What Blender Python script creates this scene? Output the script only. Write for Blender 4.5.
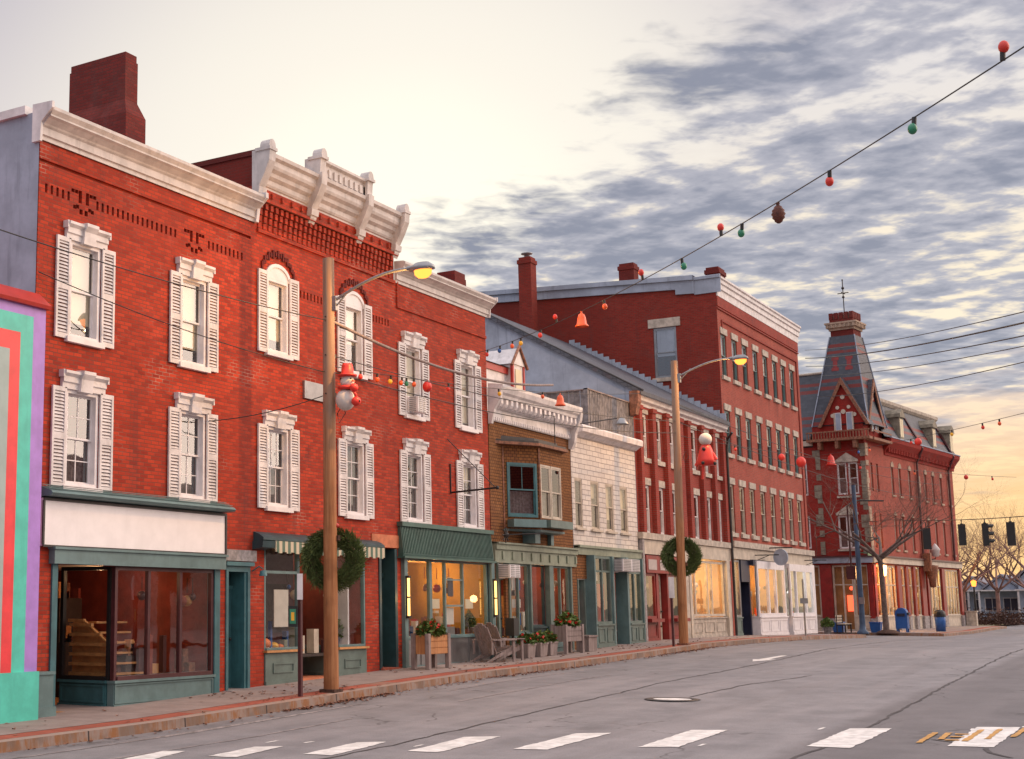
import bpy, bmesh, math, random
from mathutils import Vector, Matrix, noise
R = math.radians
random.seed(7)
for o in list(bpy.data.objects): bpy.data.objects.remove(o)
SC = bpy.context.scene
COL = SC.collection

# ---------------------------------------------------------------- camera
EYE = (0.24, -17.1, 1.9)
cam = bpy.data.objects.new('camera', bpy.data.cameras.new('camera'))
COL.objects.link(cam)
cam.location = EYE
cam.rotation_euler = (R(90 + 9.187), 0, R(34.37 - 90))
cam.data.sensor_width = 36
cam.data.lens = 1400 / 1024 * 36
cam.data.shift_x = 242 / 1024
cam.data.shift_y = 0
cam.data.clip_end = 5000
cam.data.clip_start = 0.1
SC.camera = cam

# ---------------------------------------------------------------- exposure
SC.view_settings.view_transform = 'Standard'
SC.view_settings.look = 'None'
SC.view_settings.exposure = 0.33
SC.view_settings.gamma = 1
SC.cycles.max_bounces = 7
SC.cycles.transparent_max_bounces = 16

# ---------------------------------------------------------------- world
class NT:
    """small node-tree writer"""
    def __init__(s, tree):
        s.t = tree; tree.nodes.clear()
    def n(s, typ, ins=None, **props):
        nd = s.t.nodes.new(typ)
        for k, v in props.items(): setattr(nd, k, v)
        for k, v in (ins or {}).items():
            sock = nd.inputs[k]
            if isinstance(v, bpy.types.NodeSocket): s.t.links.new(v, sock)
            else: sock.default_value = v
        return nd
    def math(s, op, a, b=0.0, c=0.0, clamp=False):
        nd = s.n('ShaderNodeMath', {0: a, 1: b, 2: c}, operation=op); nd.use_clamp = clamp
        return nd.outputs[0]
    def mix(s, f, a, b, blend='MIX'):
        nd = s.n('ShaderNodeMix', None, data_type='RGBA', blend_type=blend)
        for i, v in ((0, f), (6, a), (7, b)):
            if isinstance(v, bpy.types.NodeSocket): s.t.links.new(v, nd.inputs[i])
            else: nd.inputs[i].default_value = v if i == 0 else (*v[:3], 1)
        return nd.outputs[2]
    def step(s, v, a, b, lo=0.0, hi=1.0):
        nd = s.n('ShaderNodeMapRange', {0: v, 1: a, 2: b, 3: lo, 4: hi}, interpolation_type='SMOOTHSTEP')
        return nd.outputs[0]
    def noise(s, vec, scale, detail=3, rough=.55, dist=0.0):
        nd = s.n('ShaderNodeTexNoise', {'Vector': vec, 'Scale': scale, 'Detail': detail, 'Roughness': rough, 'Distortion': dist})
        return nd.outputs[0]

world = bpy.data.worlds.new('World'); SC.world = world; world.use_nodes = True
w = NT(world.node_tree)
tc = w.n('ShaderNodeTexCoord').outputs['Generated']
sx = w.n('ShaderNodeSeparateXYZ', {0: tc})
X_, Y_, Z_ = sx.outputs
az = w.math('ARCTAN2', Y_, X_)                       # radians, 0 = along the street
el = w.math('ARCSINE', Z_)
# glow towards the set sun (over the roofs, left of the middle of the picture)
def dirdot(a, e):
    v = (math.cos(R(e)) * math.cos(R(a)), math.cos(R(e)) * math.sin(R(a)), math.sin(R(e)))
    nd = w.n('ShaderNodeVectorMath', {0: tc, 1: v}, operation='DOT_PRODUCT')
    return nd.outputs['Value']
gl = dirdot(29, 13)
glow = w.step(gl, .930, .997)
low = w.step(Z_, .03, .20, 1, 0)                        # warm belt along the horizon
clear = w.mix(w.step(Z_, .12, .46), (.80, .70, .66), (.56, .52, .56))
clear = w.mix(glow, clear, (1.0, .93, .80))
clear = w.mix(w.step(gl, .986, .9995), clear, (1.12, 1.04, .86))
warmaz = w.step(az, R(27), R(2))
lowmix = w.math('MULTIPLY', low, w.math('MULTIPLY_ADD', warmaz, .75, .25))
clear = w.mix(lowmix, clear, (1.35, .76, .18))
# clouds: a deck seen in perspective
zz = w.math('ADD', w.math('MAXIMUM', Z_, 0.0), .09)
cu = w.n('ShaderNodeCombineXYZ', {0: w.math('DIVIDE', X_, zz), 1: w.math('DIVIDE', Y_, zz), 2: 0.0}).outputs[0]
cu = w.n('ShaderNodeMapping', {'Vector': cu, 'Rotation': (0, 0, R(-58)), 'Scale': (1.0, .8, 1)}).outputs[0]
n1 = w.noise(cu, 12.0, 5, .55, .15)
n2 = w.noise(cu, 2.6, 5, .55, .2)
cu2 = w.n('ShaderNodeMapping', {'Vector': cu, 'Rotation': (0, 0, R(24)), 'Scale': (1.0, .62, 1)}).outputs[0]
n3 = w.noise(cu2, 17.0, 4, .55, .25)
dens = w.math('ADD', w.math('ADD', w.math('MULTIPLY', n1, .34), w.math('MULTIPLY', n2, .46)), w.math('MULTIPLY', n3, .26))
azd = w.math('MULTIPLY', az, 180 / math.pi); eld = w.math('MULTIPLY', el, 180 / math.pi)
limit = w.math('MULTIPLY_ADD', w.math('SUBTRACT', 29.5, azd), .62, 12.4)
edge = w.math('SUBTRACT', limit, eld)
edge = w.math('ADD', edge, w.math('MULTIPLY', w.math('SUBTRACT', n2, .5), 10.0))
edge = w.math('ADD', edge, w.math('MULTIPLY', w.math('SUBTRACT', n3, .5), 9.0))
region = w.step(edge, -1.6, 2.6)
lowgap = w.step(w.math('ADD', eld, w.math('MULTIPLY', w.math('SUBTRACT', n2, .5), 14.0)), 5.5, 9.0, .30, 1.0)
frontonly = w.step(azd, -60, -35)                      # the sky behind the photographer is clear
region = w.math('MULTIPLY', w.math('MULTIPLY', region, frontonly), lowgap)
hl = w.mix(w.step(eld, 11, 21), (1.0, .86, .64), (.80, .75, .72))
cloudcol = w.mix(w.step(dens, .43, .52), hl, (.47, .46, .51))
cloudcol = w.mix(w.step(dens, .49, .62), cloudcol, (.27, .28, .345))
cloudcol = w.mix(w.math('MULTIPLY', w.step(eld, 9, 1), w.math('MULTIPLY_ADD', warmaz, .4, .1)), cloudcol, (.80, .52, .36))
skyc = w.mix(region, clear, cloudcol)
# sky behind the camera, made brighter than real to light the house fronts
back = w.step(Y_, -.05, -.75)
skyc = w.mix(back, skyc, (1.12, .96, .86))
leftd = w.math('MULTIPLY', w.step(X_, -.1, -.8), w.step(Y_, -.75, -.1))
skyc = w.mix(leftd, skyc, (.60, .64, .78))
skyc = w.mix(w.step(Z_, .46, .70), skyc, (1.45, 1.35, 1.38))  # zenith, out of view, brightened to light the ground
skyc = w.mix(w.step(Z_, .0, -.03), skyc, (.22, .19, .18))
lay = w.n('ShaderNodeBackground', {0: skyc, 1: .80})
st = w.n('ShaderNodeTexSky', None, sky_type='NISHITA', sun_disc=False)
st.sun_elevation = R(24); st.sun_rotation = R(90 + 48)
nis = w.n('ShaderNodeBackground', {0: st.outputs[0], 1: .008})
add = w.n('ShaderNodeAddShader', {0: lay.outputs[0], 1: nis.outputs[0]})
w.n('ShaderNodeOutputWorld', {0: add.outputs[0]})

# ---------------------------------------------------------------- sun (soft evening light from the street side)
sun = bpy.data.objects.new('sun', bpy.data.lights.new('sun', 'SUN')); COL.objects.link(sun)
sun.data.energy = 1.4; sun.data.angle = R(45); sun.data.color = (1, .76, .62)
sdir = Vector((math.cos(R(24)) * math.cos(R(-48)), math.cos(R(24)) * math.sin(R(-48)), math.sin(R(24))))
sun.rotation_euler = sdir.to_track_quat('Z', 'Y').to_euler()

# ---------------------------------------------------------------- materials
MATS = {}
def newmat(name):
    m = bpy.data.materials.new(name); m.use_nodes = True
    MATS[name] = m
    return m, NT(m.node_tree)
def finish(t, col, rough=.6, metal=0.0, bump=None, bs=.3, bd=.01, spec=.5, emit=None, es=0.0):
    p = t.n('ShaderNodeBsdfPrincipled', {'Roughness': rough, 'Metallic': metal, 'Specular IOR Level': spec})
    if isinstance(col, bpy.types.NodeSocket): t.t.links.new(col, p.inputs['Base Color'])
    else: p.inputs['Base Color'].default_value = (*col, 1)
    if bump is not None:
        b = t.n('ShaderNodeBump', {'Height': bump, 'Strength': bs, 'Distance': bd})
        t.t.links.new(b.outputs[0], p.inputs['Normal'])
    if emit:
        p.inputs['Emission Color'].default_value = (*emit, 1); p.inputs['Emission Strength'].default_value = es
    t.n('ShaderNodeOutputMaterial', {0: p.outputs[0]})
def pos(t): return t.n('ShaderNodeNewGeometry').outputs['Position']
def plain(name, col, rough=.55, metal=0.0, var=.18, scale=3.0, bump=.15, streak=0.0, spec=.5):
    """paint, metal, cloth ...: one colour, uneven and slightly worn"""
    m, t = newmat(name)
    p = pos(t)
    n = t.noise(p, scale, 5, .6)
    n3 = t.noise(p, scale * 9, 3, .6)
    a = tuple(c * (1 - var) for c in col); b = tuple(min(c * (1 + var), .95) for c in col)
    c = t.mix(t.step(n, .32, .68), a, b)
    c = t.mix(t.math('MULTIPLY', t.step(n3, .45, .75), .35 * min(1, var * 3)), c, tuple(x * .72 for x in col))
    if streak:
        sp = t.n('ShaderNodeMapping', {'Vector': p, 'Scale': (3, 3, .35)}).outputs[0]
        ns = t.noise(sp, 1.7, 4, .6)
        c = t.mix(t.math('MULTIPLY', t.step(ns, .52, .72), streak), c, tuple(x * .5 for x in col))
    finish(t, c, rough, metal, n3, bump, .004, spec)
    return m
def wallvec(t):
    """(horizontal run, height) on an upright face"""
    g = t.n('ShaderNodeNewGeometry')
    s = t.n('ShaderNodeSeparateXYZ', {0: g.outputs['Position']}); nn = t.n('ShaderNodeSeparateXYZ', {0: g.outputs['Normal']})
    f = t.math('GREATER_THAN', t.math('ABSOLUTE', nn.outputs[0]), .7)
    u = t.n('ShaderNodeMix', {0: f, 2: s.outputs[0], 3: s.outputs[1]}, data_type='FLOAT').outputs[0]
    return t.n('ShaderNodeCombineXYZ', {0: u, 1: s.outputs[2], 2: 0.0}).outputs[0], g.outputs['Position'], s.outputs[2]
def masonry(name, c1, c2, mortar, bw=.215, rh=.0735, ms=.009, pale=None, paleamt=.0, dark=.35, bs=.5, rough=.85, offset=.5):
    m, t = newmat(name)
    v, p, z = wallvec(t)
    wob = t.noise(p, 1.3, 2); wv = t.n('ShaderNodeVectorMath', {0: v, 1: t.n('ShaderNodeCombineXYZ', {0: 0.0, 1: t.math('MULTIPLY', wob, .03), 2: 0.0}).outputs[0]}, operation='ADD').outputs[0]
    mort = mortar
    if pale:
        pn = t.noise(p, .55, 4, .65)
        mort = t.mix(t.step(pn, .56, .68, 0, paleamt), mortar, pale)
    b = t.n('ShaderNodeTexBrick', {'Vector': wv, 'Scale': 1.0, 'Mortar Size': ms, 'Mortar Smooth': .2, 'Bias': 0.0, 'Brick Width': bw, 'Row Height': rh}, offset=offset)
    for k, c in (('Color1', c1), ('Color2', c2)): b.inputs[k].default_value = (*c, 1)
    if isinstance(mort, bpy.types.NodeSocket): t.t.links.new(mort, b.inputs['Mortar'])
    else: b.inputs['Mortar'].default_value = (*mort, 1)
    c = b.outputs['Color']
    big = t.noise(p, .35, 4, .6); mid = t.noise(p, 2.2, 5, .65); fine = t.noise(p, 24, 3, .6)
    c = t.mix(t.math('MULTIPLY', t.step(big, .42, .66), dark), c, tuple(x * .55 for x in c1))
    c = t.mix(t.math('MULTIPLY', t.step(mid, .5, .74), .38), c, tuple(min(1, x * 1.35) for x in c2))
    c = t.mix(t.math('MULTIPLY', t.step(fine, .4, .7), .30), c, tuple(x * .6 for x in c1))
    c = t.mix(t.math('MULTIPLY', t.step(t.noise(p, .9, 6, .72), .52, .68), dark * .9), c, (.13, .045, .038))
    stv = t.n('ShaderNodeMapping', {'Vector': p, 'Scale': (2.2, 2.2, .16)}).outputs[0]
    c = t.mix(t.math('MULTIPLY', t.step(t.noise(stv, 1.0, 5, .65), .53, .72), dark * 1.0), c, (.10, .035, .032))
    sal = t.noise(t.n('ShaderNodeMapping', {'Vector': p, 'Location': (9, 3, 7)}).outputs[0], .8, 6, .75)
    c = t.mix(t.step(sal, .56, .74, 0, dark * .55), c, tuple(min(1, x * 1.5 + .05) for x in c1))
    if pale:
        c = t.mix(t.step(t.noise(p, 1.1, 6, .7), .66, .78, 0, .28 * paleamt), c, pale)
    rp = t.n('ShaderNodeTexVoronoi', {'Vector': t.n('ShaderNodeVectorMath', {0: p, 1: t.n('ShaderNodeTexNoise', {'Vector': p, 'Scale': 1.6, 'Detail': 3.0}).outputs[1]}, operation='ADD').outputs[0], 'Scale': .5}).outputs['Color']
    rv = t.n('ShaderNodeSeparateXYZ', {0: rp}).outputs[0]
    c = t.mix(t.step(rv, .62, .95, 0, dark * .75), c, tuple(x * .5 + .012 for x in c1))     # patches rebuilt in darker brick
    finish(t, c, rough, 0, t.math('SUBTRACT', t.math('MULTIPLY', fine, .3), b.outputs['Fac']), bs, .008, .25)
    return m
masonry('brick_a', (.54, .056, .022), (.27, .024, .012), (.19, .06, .038), pale=(.62, .36, .27), paleamt=.8, ms=.009)
masonry('brick_d', (.36, .042, .028), (.27, .03, .02), (.24, .10, .08), pale=(.45, .26, .2), paleamt=.35, ms=.012)
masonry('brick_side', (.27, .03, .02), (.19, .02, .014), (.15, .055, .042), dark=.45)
masonry('brick_e', (.42, .072, .046), (.31, .048, .032), (.28, .13, .10), pale=(.5, .3, .24), paleamt=.4, ms=.012)
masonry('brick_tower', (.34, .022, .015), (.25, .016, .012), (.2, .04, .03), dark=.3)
masonry('brick_chimney', (.20, .026, .020), (.13, .018, .015), (.10, .03, .026), dark=.5)
masonry('shingle_brown', (.28, .115, .038), (.19, .075, .026), (.05, .022, .012), bw=.13, rh=.088, ms=.010, bs=.9, dark=.35)
masonry('shingle_white', (.74, .68, .62), (.62, .57, .54), (.30, .26, .26), bw=.50, rh=.165, ms=.012, bs=.9, dark=.12)
masonry('slate', (.11, .12, .145), (.07, .075, .095), (.04, .045, .06), bw=.26, rh=.16, ms=.012, bs=.9, dark=.3, rough=.6)
plain('white', (.66, .62, .62), .5, var=.14, streak=.45)
plain('white_clean', (.74, .70, .71), .5, var=.08, streak=.14)
plain('cornice', (.56, .51, .49), .55, var=.14, streak=.5)
plain('stone', (.44, .38, .32), .8, var=.25, scale=4, bump=.5, streak=.3)
plain('sign_white', (.88, .85, .86), .5, var=.04, streak=.06)
plain('stone_dark', (.22, .19, .145), .8, var=.3, scale=4, bump=.5)
plain('stone_brown', (.36, .26, .19), .8, var=.25, scale=4)
plain('shop_red', (.22, .014, .012), .45, var=.2, streak=.2)
plain('granite', (.30, .27, .27), .8, var=.3, scale=8, bump=.5)
plain('cream', (.50, .43, .35), .6, var=.14, streak=.3)
plain('sage', (.115, .165, .15), .5, var=.15, streak=.3)
plain('sage_light', (.22, .25, .185), .55, var=.15, streak=.3)
plain('teal', (.045, .14, .16), .45, var=.18, streak=.3)
plain('teal_dark', (.02, .055, .065), .45, var=.2)
plain('teal_grey', (.12, .20, .205), .45, var=.14, streak=.3)
plain('green_metal', (.06, .125, .11), .4, metal=.3, var=.15, streak=.3)
plain('maroon', (.075, .022, .025), .4, var=.2)
plain('red_paint', (.42, .030, .022), .4, var=.12, streak=.2)
plain('navy', (.018, .022, .05), .4, var=.2)
plain('black', (.012, .012, .013), .5, var=.2)
plain('dark_metal', (.05, .045, .045), .45, metal=.5, var=.2)
plain('grey_metal', (.28, .28, .29), .4, metal=.7, var=.12)
plain('blue_pole', (.06, .10, .17), .45, metal=.2, var=.2)
plain('stucco', (.31, .355, .44), .85, var=.16, scale=1.0, bump=.4, streak=.45)
plain('deck_grey', (.20, .185, .19), .85, var=.35, scale=5, bump=.5, streak=.5)
plain('mural_purple', (.40, .22, .62), .55, var=.10, streak=.18)
plain('mural_green', (.085, .56, .45), .55, var=.10, streak=.18)
plain('mural_red', (.80, .05, .06), .5, var=.10, streak=.15)
plain('mural_grey', (.36, .45, .43), .6, var=.06)
plain('plaster_orange', (.52, .17, .08), .8, var=.2)
plain('interior_dark', (.045, .032, .028), .8, var=.3)
plain('interior_red', (.22, .035, .02), .8, var=.2)
plain('interior_warm', (.42, .23, .08), .8, var=.25, scale=1.5)
plain('interior_pale', (.5, .45, .38), .8, var=.2)
plain('interior_yellow', (.40, .22, .03), .8, var=.15, scale=1.2)
plain('shelf_wood', (.50, .24, .085), .55, var=.2, scale=6)
plain('curtain', (.46, .40, .38), .9, var=.1)
plain('blind', (.74, .64, .45), .9, var=.06)
plain('lace', (.17, .155, .16), .9, var=.35, scale=14)
plain('paper', (.68, .63, .56), .8, var=.08)
plain('red_plastic', (.66, .03, .018), .45, var=.08, spec=.6)
plain('orange_plastic', (.85, .12, .03), .3, var=.06)
plain('white_plastic', (.62, .57, .53), .6, var=.08)
plain('yellow_plastic', (.85, .45, .03), .3, var=.06)
plain('green_plastic', (.03, .22, .12), .3, var=.1)
plain('blue_plastic', (.02, .10, .33), .35, var=.12)
plain('brown_cone', (.11, .03, .018), .7, var=.4, scale=20)
plain('pumpkin', (.75, .17, .02), .5, var=.1)
plain('leaf_wreath', (.10, .14, .04), .8, var=.4, scale=18)
plain('leaf_planter', (.09, .15, .03), .7, var=.35, scale=15)
plain('petal', (.70, .03, .02), .6, var=.15)
plain('soil', (.07, .035, .025), .95, var=.4, scale=12, bump=.6)
plain('bark', (.14, .10, .085), .9, var=.35, scale=9, bump=.8)
plain('twig', (.15, .085, .065), .9, var=.3)
plain('twig_far', (.22, .12, .10), .9, var=.3)
plain('grass', (.12, .10, .045), .95, var=.4, scale=6, bump=.8)
plain('house_paint', (.34, .39, .48), .7, var=.12)
plain('house_roof', (.20, .20, .24), .8, var=.2)
plain('mark_white', (.66, .64, .62), .8, var=.18, scale=5, bump=.3)
plain('mark_faint', (.27, .24, .24), .8, var=.3, scale=4)
plain('mark_orange', (.50, .27, .08), .8, var=.2, scale=8)
plain('tar', (.06, .054, .056), .8, var=.3)
plain('rust', (.22, .09, .05), .7, var=.45, scale=10)
plain('rubber', (.02, .02, .02), .8, var=.2)
plain('car_red', (.35, .02, .015), .25, var=.05)
plain('car_white', (.65, .65, .66), .25, var=.05)

def wood(name, a, b, rough=.8, top=None):
    m, t = newmat(name); p = pos(t)
    sp = t.n('ShaderNodeMapping', {'Vector': p, 'Scale': (14, 14, .5)}).outputs[0]
    n = t.noise(sp, 1.6, 5, .65); k = t.noise(p, 1.4, 4, .6); d = t.noise(t.n('ShaderNodeMapping', {'Vector': p, 'Scale': (6, 6, 1.6)}).outputs[0], 1.5, 4, .7)
    c = t.mix(t.step(n, .3, .7), a, b)
    c = t.mix(t.math('MULTIPLY', t.step(k, .45, .7), .5), c, tuple(x * .6 for x in a))
    c = t.mix(t.step(d, .60, .72, 0, .7), c, tuple(x * .35 for x in b))
    if top:
        z = t.n('ShaderNodeSeparateXYZ', {0: p}).outputs[2]
        c = t.mix(t.math('MULTIPLY', t.step(t.math('ADD', z, t.math('MULTIPLY', k, 3.0)), 5.0, 9.0), t.step(n, .25, .6, .35, .9)), c, top)
    finish(t, c, rough, 0, n, .6, .006)
wood('pole_wood', (.27, .10, .034), (.44, .20, .085), top=(.27, .20, .16))
wood('grey_wood', (.20, .15, .14), (.33, .27, .26))
wood('planter_wood', (.40, .17, .07), (.55, .26, .10))

def asphalt():
    m, t = newmat('asphalt'); p = pos(t)
    f = t.noise(p, 60, 3, .7); mdm = t.noise(p, 1.2, 6, .65); sp = t.n('ShaderNodeMapping', {'Vector': p, 'Scale': (.12, 1.1, 1)}).outputs[0]
    lng = t.noise(sp, 1.0, 4, .55)
    c = t.mix(t.step(mdm, .3, .72), (.18, .175, .186), (.26, .250, .264))
    c = t.mix(t.step(lng, .42, .66, 0, .5), c, (.31, .29, .30))
    sp2 = t.n('ShaderNodeMapping', {'Vector': p, 'Scale': (.05, .55, 1), 'Location': (3, 1, 0)}).outputs[0]
    c = t.mix(t.step(t.noise(sp2, 1.6, 5, .6), .52, .66, 0, .28), c, (.12, .112, .118))
    c = t.mix(t.step(t.noise(p, .9, 3, .5), .66, .74, 0, .25), c, (.09, .084, .088))
    c = t.mix(t.step(f, .4, .75, 0, .5), c, (.06, .054, .056))
    c = t.mix(t.step(f, .62, .78, 0, .5), c, (.26, .23, .23))
    # patched, darker strip of newer paving on the near side
    s = t.n('ShaderNodeSeparateXYZ', {0: p})
    yy = t.math('ADD', s.outputs[1], t.math('MULTIPLY', t.math('SUBTRACT', mdm, .5), .25))
    c = t.mix(t.math('MULTIPLY', t.step(yy, -11.6, -12.0), .5), c, (.085, .076, .08))
    vo = t.n('ShaderNodeTexVoronoi', {'Vector': t.n('ShaderNodeVectorMath', {0: p, 1: t.n('ShaderNodeTexNoise', {'Vector': p, 'Scale': 1.3, 'Detail': 4}).outputs[1]}, operation='ADD').outputs[0], 'Scale': .33}, feature='DISTANCE_TO_EDGE')
    crack = t.math('MULTIPLY', t.step(vo.outputs[0], .0, .012, 1, 0), t.step(t.noise(p, .25, 2), .5, .6))
    c = t.mix(t.math('MULTIPLY', crack, .6), c, (.03, .028, .028))
    finish(t, c, .78, 0, f, .35, .006, .4)
asphalt()
def concrete(name, a, b, joint=None):
    m, t = newmat(name); p = pos(t)
    n = t.noise(p, 1.5, 6, .65); f = t.noise(p, 40, 3, .6)
    c = t.mix(t.step(n, .3, .7), a, b); c = t.mix(t.step(f, .45, .75, 0, .35), c, tuple(x * .6 for x in a))
    if joint:
        s = t.n('ShaderNodeSeparateXYZ', {0: p})
        j = t.math('LESS_THAN', t.math('FRACT', t.math('DIVIDE', s.outputs[0], joint)), .014)
        c = t.mix(t.math('MULTIPLY', j, .7), c, tuple(x * .3 for x in a))
    finish(t, c, .85, 0, f, .3, .004, .3)
concrete('sidewalk', (.25, .195, .18), (.33, .265, .245), 1.5)
concrete('kerb', (.32, .25, .22), (.36, .25, .20), 2.4)
def kerbface():
    m, t = newmat('kerb_face'); p = pos(t)
    sp = t.n('ShaderNodeMapping', {'Vector': p, 'Scale': (4, 4, 1.2)}).outputs[0]
    n = t.noise(sp, 1.5, 5, .7)
    c = t.mix(t.step(n, .38, .62), (.30, .23, .20), (.28, .12, .045)); c = t.mix(t.step(t.noise(p, .9, 4, .7), .42, .6, 0, .75), c, (.17, .12, .095))
    s = t.n('ShaderNodeSeparateXYZ', {0: p})
    j = t.math('LESS_THAN', t.math('FRACT', t.math('DIVIDE', s.outputs[0], 2.4)), .014)
    c = t.mix(j, c, (.04, .03, .03))
    finish(t, c, .85, 0, n, .5, .01)
kerbface()
masonry('brick_paving', (.42, .11, .07), (.34, .085, .055), (.28, .17, .13), bw=.2, rh=.1, ms=.01)

def towerslate():
    m, t = newmat('slate_banded'); v, p, z = wallvec(t)
    b = t.n('ShaderNodeTexBrick', {'Vector': v, 'Scale': 1.0, 'Mortar Size': .014, 'Brick Width': .26, 'Row Height': .17})
    b.inputs['Color1'].default_value = (.07, .078, .10, 1); b.inputs['Color2'].default_value = (.04, .046, .062, 1); b.inputs['Mortar'].default_value = (.045, .055, .075, 1)
    zz = t.math('ADD', z, t.math('MULTIPLY', t.noise(p, 6, 2), .06))
    fac = 0.0
    for a, c_ in ((12.5, .10), (12.95, .10), (14.6, .11), (15.05, .10), (16.75, .09), (17.15, .10)):
        fac = t.math('MAXIMUM', fac, t.math('LESS_THAN', t.math('ABSOLUTE', t.math('SUBTRACT', zz, a)), c_))
    c = t.mix(fac, b.outputs['Color'], (.17, .018, .014))
    c = t.mix(t.step(t.noise(p, 1.5, 4), .5, .7, 0, .4), c, (.06, .07, .09))
    finish(t, c, .6, 0, b.outputs['Fac'], .5, .01)
towerslate()

def glass(name, ior=1.7, tint=(.82, .86, .86), wav=.012):
    m, t = newmat(name); p = pos(t)
    b = t.n('ShaderNodeBump', {'Height': t.noise(p, 1.1, 2), 'Strength': 1.0, 'Distance': wav}).outputs[0]
    gm = t.n('ShaderNodeNewGeometry'); dt = t.n('ShaderNodeVectorMath', {0: gm.outputs['Incoming'], 1: b}, operation='DOT_PRODUCT').outputs['Value']
    k = t.math('POWER', t.math('SUBTRACT', 1.0, t.math('ABSOLUTE', dt)), 4.0); f0 = ((ior - 1) / (ior + 1)) ** 2
    f = t.math('MULTIPLY_ADD', k, 1 - f0, f0, clamp=True)
    tr = t.n('ShaderNodeBsdfTransparent', {0: (*tint, 1)}); g = t.n('ShaderNodeBsdfGlossy', {'Color': (.95, .95, .95, 1), 'Roughness': .015, 'Normal': b})
    mx = t.n('ShaderNodeMixShader', {0: f, 1: tr.outputs[0], 2: g.outputs[0]})
    t.n('ShaderNodeOutputMaterial', {0: mx.outputs[0]})
glass('glass_up', 2.2, (.86, .86, .86), .004)
glass('glass_shop', 1.9, (.9, .92, .92), .004)
def emit(name, col, st):
    m, t = newmat(name)
    e = t.n('ShaderNodeEmission', {0: (*col, 1), 1: st}); t.n('ShaderNodeOutputMaterial', {0: e.outputs[0]})
emit('lamp_glow', (1, .22, .035), 3.2)
emit('tube_glow', (1, .55, .16), 2.6)
emit('bulb_warm', (1, .50, .14), 9)
emit('red_glow', (1, .10, .04), 2.5)
emit('window_lit', (1, .62, .24), 1.0)
def striped(name, a, b, per):
    m, t = newmat(name); s = t.n('ShaderNodeSeparateXYZ', {0: pos(t)})
    f = t.math('LESS_THAN', t.math('FRACT', t.math('DIVIDE', s.outputs[0], per)), .5)
    finish(t, t.mix(f, a, b), .8)
striped('awning_stripe', (.55, .48, .36), (.10, .16, .12), .22)

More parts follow.
